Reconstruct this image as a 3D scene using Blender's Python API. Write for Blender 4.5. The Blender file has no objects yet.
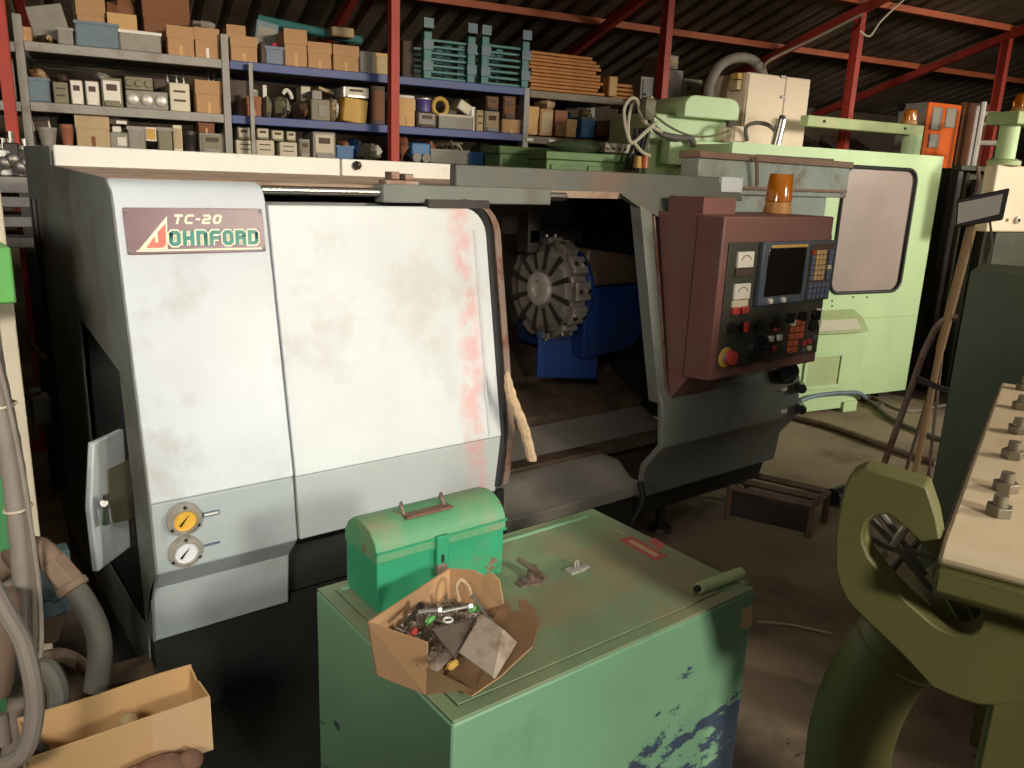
import bpy, bmesh, math, random
from mathutils import Vector, Matrix

sc = bpy.context.scene
COL = sc.collection
random.seed(7)
PI = math.pi
R = math.radians

# ------------------------------------------------------------------ camera
FPX, PITCH, ROLL, YAW = 808.0, R(14.4), R(-2.3), R(52)
EYE = Vector((0, 0, 1.6))
_fh = Vector((math.cos(YAW), math.sin(YAW), 0)); _rh = Vector((math.sin(YAW), -math.cos(YAW), 0)); _z = Vector((0, 0, 1))
FW = math.cos(PITCH) * _fh - math.sin(PITCH) * _z
_up = math.sin(PITCH) * _fh + math.cos(PITCH) * _z
RT = math.cos(ROLL) * _rh - math.sin(ROLL) * _up
UP = math.sin(ROLL) * _rh + math.cos(ROLL) * _up
cam = bpy.data.cameras.new('camera')
cam.sensor_width = 36; cam.lens = FPX / 1024 * 36; cam.clip_start = .05; cam.clip_end = 200
camo = bpy.data.objects.new('camera', cam); COL.objects.link(camo)
camo.matrix_world = Matrix(((RT.x, UP.x, -FW.x, EYE.x), (RT.y, UP.y, -FW.y, EYE.y), (RT.z, UP.z, -FW.z, EYE.z), (0, 0, 0, 1)))
sc.camera = camo

# ------------------------------------------------------------------ colour management, world and lights
sc.view_settings.view_transform = 'Standard'
sc.view_settings.look = 'None'
sc.view_settings.gamma = 1
sc.view_settings.exposure = 0.0
sc.view_settings.use_curve_mapping = False
w = bpy.data.worlds.new('world'); sc.world = w; w.use_nodes = True
bg = w.node_tree.nodes['Background']; bg.inputs[0].default_value = (1, .96, .90, 1); bg.inputs[1].default_value = .17

def aim(o, tgt):
    o.rotation_euler = (Vector(tgt) - o.location).to_track_quat('-Z', 'Y').to_euler()

def area(name, loc, tgt, sx, sy, power, col, spread=180):
    l = bpy.data.lights.new(name, 'AREA'); l.shape = 'RECTANGLE'; l.size = sx; l.size_y = sy
    l.energy = power; l.color = col; l.spread = R(spread)
    o = bpy.data.objects.new(name, l); COL.objects.link(o); o.location = loc; aim(o, tgt)
    return o

def spot(name, loc, tgt, power, col, ang, blend, rad):
    l = bpy.data.lights.new(name, 'SPOT'); l.energy = power; l.color = col; l.spot_size = R(ang); l.spot_blend = blend; l.shadow_soft_size = rad
    o = bpy.data.objects.new(name, l); COL.objects.link(o); o.location = loc; aim(o, tgt)
    return o

# daylight from openings behind the camera; the fill lamps are unseen and added
spot('doorway_daylight', (3.6, -4.6, 3.2), (.66, 2.0, .95), 215, (.84, .93, 1), 25, .9, .5)
spot('cabinet_fill', (.75, -3.3, 2.6), (1.10, .95, .50), 680, (1, .98, .88), 24, .8, .25)  # added unseen spot that brightens the green cabinet
spot('side_door_daylight', (7.6, -3.2, 2.6), (5.2, 3.0, .9), 1550, (1, .95, .82), 36, .8, .5)
spot('far_right_fill', (10.5, -.6, 2.6), (6.4, 3.9, 1.7), 330, (1, .92, .76), 34, .7, .4)  # unseen spot, added to lift the dark far right corner
spot('window_daylight', (4.2, -2.4, 2.7), (1.9, .75, .9), 520, (1, .92, .78), 24, .6, .2)
spot('left_fill', (-3.0, .5, 2.5), (2.6, 2.0, 1.2), 270, (1, .92, .82), 28, .8, .4)  # unseen fill added for the console's left side and the faces near it
spot('left_high_fill', (-2.5, .6, 2.9), (6.3, 3.7, 2.15), 900, (1, .92, .82), 15, .8, .4)  # narrow unseen spot added for left-facing sides at the far right
spot('turret_fill', (.2, -3.2, 2.2), (2.12, 2.7, 1.02), 200, (1, .96, .88), 10, .8, .12)  # unseen narrow lamp added to light the turret and lathe interior
area('rack_fill', (3.6, -4.2, 3.3), (1.3, 5.2, 2.1), 1.5, .6, 28, (1, .88, .70), 36)  # unseen lamp placed to light the racking but not the foreground arm
area('far_rack_fill', (6.0, -3.0, 3.4), (8.0, 6.0, 1.8), 1.5, .6, 16, (1, .88, .70), 45)  # area fill added out of view for the dark back wall
area('rear_left_fill', (-1.6, -1.2, 2.8), (.2, 2.7, 1.1), .8, .6, 15, (1, .94, .86), 50)  # unseen fill added for the lathe end plate and left hoses
area('overhead_fill', (2.0, 1.2, 3.6), (2.0, 1.6, 0), 5, 4, 18, (1, .93, .80))  # broad weak fill added overhead, no fitting there

# ------------------------------------------------------------------ coordinates
AB = R(-11.3)                                   # the building is turned against the lathe
EX = Vector((math.cos(AB), math.sin(AB), 0)); EY = Vector((-math.sin(AB), math.cos(AB), 0))
MB_ = Matrix.Rotation(AB, 4, 'Z')

def ray(x, y):
    return FW + RT * ((x - 512) / FPX) - UP * ((y - 384) / FPX)
def P(x, y, ax, v):                              # point at pixel on plane axis=v
    d = ray(x, y); return EYE + d * ((v - EYE[ax]) / d[ax])
def PN(x, y, p0, n):
    d = ray(x, y); n = Vector(n); return EYE + d * ((Vector(p0) - EYE).dot(n) / d.dot(n))
def PB(x, y, yb):                                # building frame (xb, yb, z) at depth yb
    d = ray(x, y); p = EYE + d * (yb / d.dot(EY)); return Vector((p.dot(EX), yb, p.z))
def PBX(x, y, xb):
    d = ray(x, y); p = EYE + d * (xb / d.dot(EX)); return Vector((xb, p.dot(EY), p.z))
def BW(xb, yb, z):
    return EX * xb + EY * yb + Vector((0, 0, z))

PROF = [(1.555, 2.342), (1.515, 2.278), (.725, 2.132), (.531, 2.115), (.454, 2.186), (.285, 2.2)]
def YF(z):
    if z >= PROF[0][0]: return PROF[0][1]
    for (z0, y0), (z1, y1) in zip(PROF, PROF[1:]):
        if z >= z1: return y0 + (y1 - y0) * (z0 - z) / (z0 - z1)
    return PROF[-1][1]
FN = Vector((0, 1, -(2.278 - 2.132) / (1.515 - .725))).normalized()
def PF(x, y):                                    # upper lathe front plane
    return PN(x, y, (0, 2.278, 1.515), FN)

# ------------------------------------------------------------------ materials
def mat(name, col, rough=.55, metal=0, var=.15, scale=7, dirt=None, damt=.5, dscale=4, bump=0, bscale=60, chips=None, camt=.6, cscale=9, emit=None, alpha=None, trans=0, coat=0, dup=False):
    m = bpy.data.materials.new(name); m.use_nodes = True
    nt = m.node_tree; N = nt.nodes; L = nt.links
    b = N['Principled BSDF']
    b.inputs['Roughness'].default_value = rough; b.inputs['Metallic'].default_value = metal
    tc = N.new('ShaderNodeTexCoord')
    def noise(s, det=4, r=.6):
        n = N.new('ShaderNodeTexNoise'); n.inputs['Scale'].default_value = s; n.inputs['Detail'].default_value = det; n.inputs['Roughness'].default_value = r
        L.new(tc.outputs['Object'], n.inputs['Vector']); return n
    def mix(fac, a, c):
        x = N.new('ShaderNodeMix'); x.data_type = 'RGBA'
        L.new(fac, x.inputs['Factor'])
        for s, v in ((x.inputs['A'], a), (x.inputs['B'], c)):
            if hasattr(v, 'links') or hasattr(v, 'is_linked'): L.new(v, s)
            else: s.default_value = (*v, 1)
        return x.outputs['Result']
    def ramp(src, lo, hi):
        r = N.new('ShaderNodeMapRange'); r.inputs['From Min'].default_value = lo; r.inputs['From Max'].default_value = hi
        L.new(src, r.inputs['Value']); return r.outputs['Result']
    n1 = noise(scale)
    out = mix(ramp(n1.outputs['Fac'], .3, .7), tuple(c * (1 - var) for c in col), tuple(min(1, c * (1 + var)) for c in col))
    if dirt:
        n2 = noise(dscale, 8, .65)
        lo = .72 - damt * .5
        out = mix(ramp(n2.outputs['Fac'], lo, lo + .2), out, dirt)
    if chips:
        n3 = noise(cscale, 6, .7)
        lo = .8 - camt * .3
        out = mix(ramp(n3.outputs['Fac'], lo, lo + .03), out, chips)
    L.new(out, b.inputs['Base Color'])
    if bump:
        n4 = noise(bscale, 3); bp = N.new('ShaderNodeBump'); bp.inputs['Strength'].default_value = bump; bp.inputs['Distance'].default_value = .01
        L.new(n4.outputs['Fac'], bp.inputs['Height']); L.new(bp.outputs['Normal'], b.inputs['Normal'])
    if trans: b.inputs['Transmission Weight'].default_value = trans
    if coat: b.inputs['Coat Weight'].default_value = coat
    if alpha: b.inputs['Alpha'].default_value = alpha
    m['_out'] = 0
    return m

def srgb(r, g, b):
    f = lambda c: ((c / 255 + .055) / 1.055) ** 2.4 if c > 10 else c / 255 / 12.92
    return (f(r), f(g), f(b))

RUST = srgb(112, 72, 52); DUST = srgb(150, 124, 98)
M = {}
M['lathe'] = mat('lathe_grey_paint', srgb(202, 208, 210), .42, var=.05, scale=5, dirt=srgb(176, 178, 174), damt=.38, dscale=3)
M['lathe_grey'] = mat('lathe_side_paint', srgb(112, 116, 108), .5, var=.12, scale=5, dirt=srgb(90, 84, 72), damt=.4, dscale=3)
M['dusty_grey'] = mat('dusty_grey_paint', srgb(186, 186, 178), .6, var=.06, dirt=srgb(168, 140, 116), damt=.3, dscale=4)
M['lathe_lower'] = mat('lathe_lower_grey_paint', srgb(164, 172, 172), .45, var=.05, scale=5, dirt=srgb(146, 148, 142), damt=.35, dscale=3)
M['header'] = mat('header_shaded_paint', srgb(86, 88, 80), .55, var=.1, dirt=srgb(112, 84, 68), damt=.42, dscale=3)  # shade on the front header put into its paint colour
M['dust_top'] = mat('dusty_top_sheet', srgb(196, 170, 148), .8, var=.1, dirt=srgb(150, 118, 98), damt=.4, dscale=5)
M['lathe_base'] = mat('dark_base_paint', srgb(38, 38, 36), .6, var=.2, dirt=srgb(50, 44, 36), damt=.3)
M['white_edge'] = mat('white_fascia_paint', srgb(212, 211, 202), .5, var=.04, dirt=srgb(176, 156, 130), damt=.22, dscale=9)
M['chrome'] = mat('polished_rod', srgb(205, 200, 190), .25, 1, var=.05)
M['steel'] = mat('dull_steel', srgb(128, 124, 118), .42, .8, var=.2, dirt=srgb(92, 70, 52), damt=.4, dscale=12)
M['steel_bright'] = mat('machined_steel', srgb(170, 166, 158), .35, .7, var=.15, scale=20)
M['dark_steel'] = mat('dark_oily_steel', srgb(62, 58, 54), .5, .5, var=.25, dirt=srgb(52, 38, 28), damt=.4)
M['rust_steel'] = mat('rusty_edge_steel', srgb(150, 130, 118), .5, .5, var=.2, dirt=srgb(120, 84, 66), damt=.55, dscale=14)
M['black'] = mat('black_rubber', srgb(24, 23, 22), .6, var=.15)
M['blackgloss'] = mat('black_plastic', srgb(30, 30, 30), .35, var=.1)
M['console'] = mat('maroon_paint', srgb(122, 82, 76), .5, var=.1, dirt=srgb(120, 94, 80), damt=.45, dscale=5)
M['console_face'] = mat('console_dark_panel', srgb(62, 62, 52), .5, var=.12, dirt=srgb(74, 68, 54), damt=.3)
M['console_blue'] = mat('console_bluegrey_bezel', srgb(78, 88, 98), .45, var=.1)
M['screen'] = mat('crt_glass', srgb(26, 24, 22), .12, var=.05)
M['cream'] = mat('cream_plastic', srgb(206, 198, 172), .5, var=.06)
M['keys_tan'] = mat('tan_keys', srgb(190, 160, 110), .5, var=.05)
M['keys_blue'] = mat('slate_keys', srgb(92, 104, 124), .5, var=.05)
M['red'] = mat('red_plastic', srgb(176, 62, 52), .4, var=.1)
M['orange_key'] = mat('orange_keys', srgb(186, 92, 58), .45, var=.1)
M['amber'] = mat('amber_lens', srgb(226, 132, 20), .15, var=.05, trans=.45, coat=.6)
M['amber_base'] = mat('amber_base_plastic', srgb(196, 140, 74), .45, var=.06)
M['plate_maroon'] = mat('nameplate_maroon', srgb(118, 82, 88), .35, var=.05, dirt=srgb(140, 112, 112), damt=.3, dscale=12)
M['letter_cream'] = mat('letter_cream', srgb(240, 232, 204), .5, var=.03)
M['letter_teal'] = mat('letter_teal', srgb(70, 140, 124), .5, var=.08, scale=40)
M['letter_salmon'] = mat('letter_salmon', srgb(214, 116, 96), .5, var=.08, scale=40)
M['gauge_yellow'] = mat('gauge_yellow_face', srgb(226, 178, 72), .4, var=.08, scale=20)
M['gauge_white'] = mat('gauge_white_face', srgb(226, 228, 228), .4, var=.04)
M['blue_casting'] = mat('blue_casting_paint', srgb(20, 54, 116), .5, var=.2, dirt=srgb(40, 50, 70), damt=.4)
M['bed_brown'] = mat('grimy_way_cover', srgb(120, 100, 84), .5, .3, var=.2, dirt=srgb(70, 58, 48), damt=.5)
M['rope'] = mat('tan_rope', srgb(196, 168, 134), .9, var=.2, scale=60)
M['cab'] = mat('cabinet_green_paint', srgb(120, 160, 124), .5, var=.1, scale=4, dirt=srgb(92, 122, 98), damt=.3, dscale=3, chips=srgb(52, 66, 84), camt=.42, cscale=5)
M['cab_top'] = mat('cabinet_top_green', srgb(128, 146, 110), .6, var=.12, dirt=srgb(158, 132, 102), damt=.5, dscale=3.2)
M['toolbox'] = mat('toolbox_green_paint', srgb(52, 150, 108), .42, var=.1, dirt=srgb(96, 134, 98), damt=.36, dscale=8, chips=srgb(136, 84, 72), camt=.6, cscale=11)
M['toolbox_top'] = mat('toolbox_dusty_lid', srgb(88, 148, 104), .55, var=.1, dirt=srgb(136, 136, 104), damt=.5, dscale=7, chips=srgb(140, 88, 74), camt=.7, cscale=10)
M['handle_rust'] = mat('rusty_strap', srgb(140, 106, 90), .6, .3, var=.15, dirt=srgb(112, 74, 60), damt=.5, dscale=20)
M['card'] = mat('corrugated_cardboard', srgb(180, 140, 100), .85, var=.06, scale=3, dirt=srgb(156, 118, 82), damt=.3, dscale=6)
M['card_light'] = mat('light_cardboard', srgb(204, 164, 112), .85, var=.05, scale=3, dirt=srgb(180, 136, 88), damt=.3, dscale=5)
M['card_dark'] = mat('brown_cardboard', srgb(126, 84, 56), .85, var=.08)
M['mint'] = mat('mint_green_paint', srgb(190, 214, 160), .5, var=.05, scale=3, dirt=srgb(180, 192, 134), damt=.3, dscale=2.5)
M['mint_dusty'] = mat('dusty_mint_paint', srgb(170, 186, 132), .6, var=.08, dirt=srgb(186, 180, 138), damt=.4)
M['window_film'] = mat('fogged_window', srgb(164, 146, 137), .35, var=.08, scale=3, dirt=srgb(160, 140, 126), damt=.3)
M['cream_panel'] = mat('cream_cabinet_paint', srgb(226, 204, 176), .55, var=.04, dirt=srgb(206, 180, 148), damt=.25)
M['hood'] = mat('dull_teal_sheet', srgb(140, 148, 136), .55, var=.12, dirt=srgb(112, 100, 84), damt=.45, dscale=6)
M['hood_top'] = mat('dusty_brown_sheet', srgb(128, 102, 84), .8, var=.12)
M['rack_grey'] = mat('rack_grey_paint', srgb(150, 146, 138), .55, var=.1, dirt=srgb(120, 108, 94), damt=.4, dscale=9)
M['rack_blue'] = mat('rack_blue_paint', srgb(56, 72, 128), .5, var=.1, dirt=srgb(74, 78, 108), damt=.35, dscale=9)
M['rack_brown'] = mat('rack_brown_beam', srgb(122, 106, 88), .6, var=.15)
M['column_red'] = mat('red_oxide_steel', srgb(172, 58, 42), .6, var=.12, dirt=srgb(112, 48, 40), damt=.3)
M['purlin'] = mat('purlin_red_oxide', srgb(186, 98, 62), .65, var=.12)
M['roof'] = mat('corrugated_roof_sheet', srgb(118, 106, 88), .7, .1, var=.2, scale=2, dirt=srgb(88, 74, 58), damt=.5, dscale=1.5)
M['wallm'] = mat('dark_back_wall', srgb(96, 84, 68), .85, var=.2, scale=2, dirt=srgb(48, 42, 34), damt=.4, dscale=1)
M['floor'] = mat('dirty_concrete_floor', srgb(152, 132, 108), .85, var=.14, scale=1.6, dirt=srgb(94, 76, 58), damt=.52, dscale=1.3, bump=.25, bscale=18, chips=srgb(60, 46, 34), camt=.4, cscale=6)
def oily_shaded_floor():  # dark patch by the lathe: oil, with the shade there painted in
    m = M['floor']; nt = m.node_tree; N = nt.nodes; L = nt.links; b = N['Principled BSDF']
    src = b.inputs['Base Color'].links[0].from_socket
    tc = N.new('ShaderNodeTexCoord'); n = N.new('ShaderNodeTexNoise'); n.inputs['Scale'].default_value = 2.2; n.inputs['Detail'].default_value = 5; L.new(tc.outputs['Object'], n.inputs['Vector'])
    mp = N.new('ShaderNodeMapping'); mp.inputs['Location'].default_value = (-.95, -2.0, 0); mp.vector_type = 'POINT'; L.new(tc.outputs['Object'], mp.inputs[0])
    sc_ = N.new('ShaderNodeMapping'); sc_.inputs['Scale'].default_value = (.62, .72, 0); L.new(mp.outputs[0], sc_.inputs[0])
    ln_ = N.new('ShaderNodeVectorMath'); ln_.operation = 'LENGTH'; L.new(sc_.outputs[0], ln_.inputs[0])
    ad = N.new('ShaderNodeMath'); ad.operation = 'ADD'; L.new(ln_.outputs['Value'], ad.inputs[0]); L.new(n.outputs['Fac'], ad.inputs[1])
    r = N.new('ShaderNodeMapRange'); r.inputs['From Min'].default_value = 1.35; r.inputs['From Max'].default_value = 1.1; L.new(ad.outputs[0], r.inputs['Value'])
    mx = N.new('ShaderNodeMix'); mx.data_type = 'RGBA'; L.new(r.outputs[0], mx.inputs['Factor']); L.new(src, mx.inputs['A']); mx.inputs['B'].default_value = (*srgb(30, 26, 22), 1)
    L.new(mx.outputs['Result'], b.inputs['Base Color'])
oily_shaded_floor()
M['olive'] = mat('olive_casting_paint', srgb(104, 100, 55), .55, var=.1, dirt=srgb(96, 88, 50), damt=.35)
M['plate_tan'] = mat('dusty_machine_plate', srgb(220, 196, 160), .6, .1, var=.08, dirt=srgb(196, 164, 124), damt=.38, dscale=7)
M['bolt'] = mat('worn_bolt_steel', srgb(142, 132, 112), .45, .5, var=.2, dirt=srgb(110, 92, 70), damt=.4, dscale=30)
M['dgreen'] = mat('dark_green_panel_paint', srgb(72, 84, 62), .55, var=.1, dirt=srgb(82, 80, 56), damt=.3)
M['dark_machine'] = mat('dark_machine_green', srgb(62, 62, 40), .6, var=.2, dirt=srgb(44, 38, 26), damt=.4)
M['orange'] = mat('orange_paint', srgb(226, 104, 36), .85, var=.06)
M['grey_box'] = mat('grey_enclosure', srgb(150, 142, 130), .55, var=.06)
M['ladder'] = mat('aluminium_pole', srgb(180, 174, 166), .45, .3, var=.08)
M['wood_pole'] = mat('varnished_pole', srgb(190, 154, 110), .5, var=.1)
M['lamp_frame'] = mat('black_lamp_frame', srgb(44, 40, 34), .5, var=.1)
M['diffuser'] = mat('lamp_glass', srgb(226, 218, 208), .5, var=.06)
M['hose_grey'] = mat('dusty_grey_hose', srgb(132, 122, 110), .7, var=.12, scale=12, dirt=srgb(130, 106, 84), damt=.35)
M['hose_brown'] = mat('brown_dusty_fitting', srgb(122, 100, 82), .75, var=.15, scale=14)
M['hose_dark'] = mat('dark_dusty_hose', srgb(96, 92, 82), .7, var=.15)
M['tie'] = mat('cable_tie', srgb(206, 190, 162), .5)
M['leafgreen'] = mat('bright_green_paint', srgb(96, 168, 84), .5, var=.06)
M['midgreen'] = mat('mid_green_paint', srgb(70, 132, 82), .5, var=.08)
M['strip'] = mat('beige_sheet_edge', srgb(190, 178, 154), .55, var=.06)
M['plank'] = mat('dark_plank', srgb(86, 64, 48), .8, var=.2, scale=14)
M['wood'] = mat('stacked_board_wood', srgb(188, 124, 68), .8, var=.15, scale=9)
M['teal'] = mat('teal_paint', srgb(52, 112, 110), .5, var=.12, dirt=srgb(86, 116, 112), damt=.3)
M['white'] = mat('off_white_plastic', srgb(222, 216, 204), .5, var=.04)
M['label_red'] = mat('faded_red_label', srgb(190, 96, 88), .6, var=.15, scale=40)
M['label_tan'] = mat('tan_sticker', srgb(208, 172, 128), .7, var=.05)
M['scrap'] = mat('oily_scrap_metal', srgb(146, 130, 112), .4, .3, var=.3, scale=30, dirt=srgb(84, 62, 48), damt=.5, dscale=30)
M['scrap_sheet'] = mat('dull_scrap_sheet', srgb(176, 160, 142), .45, .2, var=.15, dirt=srgb(132, 104, 82), damt=.5, dscale=16)
M['scrap_dark'] = mat('brown_scrap_sheet', srgb(112, 98, 86), .5, .2, var=.15, dirt=srgb(84, 68, 54), damt=.5, dscale=16)
M['gauge_ring'] = mat('gauge_ring_metal', srgb(172, 166, 154), .35, .3, var=.1, dirt=srgb(136, 124, 106), damt=.4, dscale=20)
M['turret_steel'] = mat('turret_steel', srgb(146, 138, 128), .42, .3, var=.15, dirt=srgb(104, 84, 66), damt=.4, dscale=12)
M['glove'] = mat('brown_work_cloth', srgb(128, 92, 74), .95, var=.15)
M['crate_green'] = mat('green_crate_paint', srgb(96, 128, 72), .55, var=.1, dirt=srgb(74, 90, 54), damt=.35)
M['blue'] = mat('blue_plastic', srgb(60, 108, 156), .5, var=.1)
M['steel_blue'] = mat('steel_blue_paint', srgb(98, 118, 128), .55, var=.1, dirt=srgb(86, 92, 92), damt=.3)
M['tan_case'] = mat('tan_case', srgb(176, 152, 112), .6, var=.1)
M['olive_case'] = mat('olive_grey_case', srgb(124, 118, 94), .6, var=.12)
M['grey_case'] = mat('grey_case', srgb(142, 136, 126), .6, var=.12, dirt=srgb(112, 100, 86), damt=.3)
M['dark_case'] = mat('dark_brown_case', srgb(76, 58, 46), .65, var=.15)
M['silver'] = mat('silver_case', srgb(196, 188, 176), .35, .3, var=.06)
M['yellow'] = mat('yellow_card', srgb(196, 156, 74), .6, var=.1)
M['terracotta'] = mat('terracotta', srgb(146, 92, 64), .75, var=.1)
M['pink'] = mat('pink_plastic', srgb(220, 84, 100), .5)
M['purple'] = mat('indigo_tin', srgb(76, 66, 130), .4, var=.1)

def door_paint(nm, col, dirt):
    m = mat(nm, col, .42, var=.05, scale=5, dirt=dirt, damt=.38, dscale=3)
    nt = m.node_tree; N = nt.nodes; L = nt.links; b = N['Principled BSDF']
    src = b.inputs['Base Color'].links[0].from_socket
    tc = N.new('ShaderNodeTexCoord'); sx = N.new('ShaderNodeSeparateXYZ'); L.new(tc.outputs['Object'], sx.inputs[0])
    n = N.new('ShaderNodeTexNoise'); n.inputs['Scale'].default_value = 4; n.inputs['Detail'].default_value = 6; L.new(tc.outputs['Object'], n.inputs['Vector'])
    def mth(op, a, v, c=None):
        x = N.new('ShaderNodeMath'); x.operation = op
        if hasattr(a, 'node'): L.new(a, x.inputs[0])
        else: x.inputs[0].default_value = a
        if hasattr(v, 'node'): L.new(v, x.inputs[1])
        else: x.inputs[1].default_value = v
        return x.outputs[0]
    off = mth('MULTIPLY', mth('SUBTRACT', n.outputs['Fac'], .5), .16)
    d = mth('ABSOLUTE', mth('ADD', mth('SUBTRACT', sx.outputs['X'], 1.515 - 1.9), off), 0)
    fac = N.new('ShaderNodeMapRange'); fac.inputs['From Min'].default_value = .055; fac.inputs['From Max'].default_value = .01
    L.new(d, fac.inputs['Value'])
    n2 = N.new('ShaderNodeTexNoise'); n2.inputs['Scale'].default_value = 22; n2.inputs['Detail'].default_value = 6; L.new(tc.outputs['Object'], n2.inputs['Vector'])
    f2 = N.new('ShaderNodeMapRange'); f2.inputs['From Min'].default_value = .32; f2.inputs['From Max'].default_value = .6; L.new(n2.outputs['Fac'], f2.inputs['Value'])
    fac2 = mth('MULTIPLY', mth('MULTIPLY', fac.outputs[0], f2.outputs[0]), .52)
    mx = N.new('ShaderNodeMix'); mx.data_type = 'RGBA'; L.new(fac2, mx.inputs['Factor']); L.new(src, mx.inputs['A']); mx.inputs['B'].default_value = (*srgb(214, 118, 112), 1)
    L.new(mx.outputs['Result'], b.inputs['Base Color'])
    return m
M['lathe_door'] = door_paint('lathe_door_paint', srgb(203, 208, 208), srgb(182, 183, 178))
M['door_lower'] = door_paint('lathe_door_lower_paint', srgb(170, 176, 174), srgb(176, 164, 150))

# ------------------------------------------------------------------ mesh builder
class MB:
    def __init__(s): s.v = []; s.f = []
    def add(s, vs, fs):
        o = len(s.v); s.v += [Vector(v) for v in vs]; s.f += [tuple(i + o for i in f) for f in fs]; return s
    def box(s, x0, x1, y0, y1, z0, z1, mt=None):
        vs = [Vector((x, y, z)) for z in (z0, z1) for y in (y0, y1) for x in (x0, x1)]
        if mt: vs = [mt @ v for v in vs]
        return s.add(vs, [(0, 2, 3, 1), (4, 5, 7, 6), (0, 1, 5, 4), (2, 6, 7, 3), (0, 4, 6, 2), (1, 3, 7, 5)])
    def bbox(s, x0, x1, y0, y1, z0, z1): return s.box(x0, x1, y0, y1, z0, z1, MB_)
    def slab(s, pts, vec):
        n = len(pts); vec = Vector(vec); pts = [Vector(p) for p in pts]
        return s.add(pts + [p + vec for p in pts], [tuple(range(n)), tuple(range(2 * n - 1, n - 1, -1))] + [(i, i + n, (i + 1) % n + n, (i + 1) % n) for i in range(n)])
    def prism(s, poly, axis, a0, a1, mt=None):
        if axis == 'x': pts = [Vector((a0, p, q)) for p, q in poly]; vec = Vector((a1 - a0, 0, 0))
        elif axis == 'y': pts = [Vector((p, a0, q)) for p, q in poly]; vec = Vector((0, a1 - a0, 0))
        else: pts = [Vector((p, q, a0)) for p, q in poly]; vec = Vector((0, 0, a1 - a0))
        if mt: 
            pts = [mt @ p for p in pts]; vec = mt.to_3x3() @ vec
        return s.slab(pts, vec)
    def ring(s, outer, inner, vec):              # polygon with a hole, same count
        n = len(outer); vec = Vector(vec); o = [Vector(p) for p in outer]; i_ = [Vector(p) for p in inner]
        vs = o + i_ + [p + vec for p in o] + [p + vec for p in i_]
        fs = []
        for i in range(n):
            j = (i + 1) % n
            fs += [(i, j, n + j, n + i), (2 * n + i, 3 * n + i, 3 * n + j, 2 * n + j), (i, 2 * n + i, 2 * n + j, j), (n + i, n + j, 3 * n + j, 3 * n + i)]
        return s.add(vs, fs)
    def tube(s, pts, r, n=10, closed=False):
        pts = [Vector(p) for p in pts]; rs = r if isinstance(r, (list, tuple)) else [r] * len(pts)
        vs = []; fs = []; m = len(pts); prev = None
        for i, p in enumerate(pts):
            a = pts[i - 1] if (i > 0 or closed) else p; b = pts[(i + 1) % m] if (i < m - 1 or closed) else p
            t = (b - a).normalized()
            if prev is None:
                h = Vector((0, 0, 1)) if abs(t.z) < .9 else Vector((1, 0, 0)); u = t.cross(h).normalized()
            else:
                u = (prev - t * prev.dot(t)).normalized()
            prev = u; w_ = t.cross(u)
            for k in range(n):
                c = 2 * PI * k / n; vs.append(p + (u * math.cos(c) + w_ * math.sin(c)) * rs[i])
        for i in range(m if closed else m - 1):
            for k in range(n):
                a = i * n + k; b = i * n + (k + 1) % n; j = ((i + 1) % m) * n
                fs.append((a, b, j + (k + 1) % n, j + k))
        if not closed: fs += [tuple(range(n - 1, -1, -1)), tuple(range((m - 1) * n, m * n))]
        return s.add(vs, fs)
    def cyl(s, p0, p1, r0, r1=None, n=16): return s.tube([p0, p1], [r0, r0 if r1 is None else r1], n)
    def lathe(s, prof, o, ax, n=24):              # prof [(r, h)] along axis
        o = Vector(o); ax = Vector(ax).normalized(); h = Vector((0, 0, 1)) if abs(ax.z) < .9 else Vector((1, 0, 0)); u = ax.cross(h).normalized(); w_ = ax.cross(u)
        vs = []; fs = []
        for r, t in prof:
            for k in range(n):
                c = 2 * PI * k / n; vs.append(o + ax * t + (u * math.cos(c) + w_ * math.sin(c)) * max(r, 1e-4))
        m = len(prof)
        for i in range(m - 1):
            for k in range(n): fs.append((i * n + k, i * n + (k + 1) % n, (i + 1) * n + (k + 1) % n, (i + 1) * n + k))
        fs += [tuple(range(n - 1, -1, -1)), tuple(range((m - 1) * n, m * n))]
        return s.add(vs, fs)
    def blob(s, c, rx, ry, rz, seed=0, jag=.15, mt=None):
        rnd = random.Random(seed); c = Vector(c); nu, nv = 10, 6; vs = []; fs = []
        for j in range(nv + 1):
            th = PI * j / nv
            for i in range(nu):
                ph = 2 * PI * i / nu; k = 1 + rnd.uniform(-jag, jag)
                v = Vector((math.sin(th) * math.cos(ph) * rx, math.sin(th) * math.sin(ph) * ry, math.cos(th) * rz)) * k
                if j in (0, nv): v = Vector((0, 0, math.cos(th) * rz))
                vs.append(c + ((mt @ v) if mt else v))
        for j in range(nv):
            for i in range(nu): fs.append((j * nu + i, j * nu + (i + 1) % nu, (j + 1) * nu + (i + 1) % nu, (j + 1) * nu + i))
        return s.add(vs, fs)
    def xf(s, mt): s.v = [mt @ v for v in s.v]; return s

ROOT = {}
def spline(pts, n=6):
    pts = [Vector(p) for p in pts]; out = []
    for i in range(len(pts) - 1):
        p0 = pts[max(i - 1, 0)]; p1 = pts[i]; p2 = pts[i + 1]; p3 = pts[min(i + 2, len(pts) - 1)]
        for k in range(n):
            t = k / n
            out.append(.5 * ((2 * p1) + (p2 - p0) * t + (2 * p0 - 5 * p1 + 4 * p2 - p3) * t * t + (3 * p1 - p0 - 3 * p2 + p3) * t ** 3))
    out.append(pts[-1]); return out

def setp(o, label=None, cat=None, group=None, kind=None):
    for k, v in (('label', label), ('category', cat), ('group', group), ('kind', kind)):
        if v: o[k] = v
    return o

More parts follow.
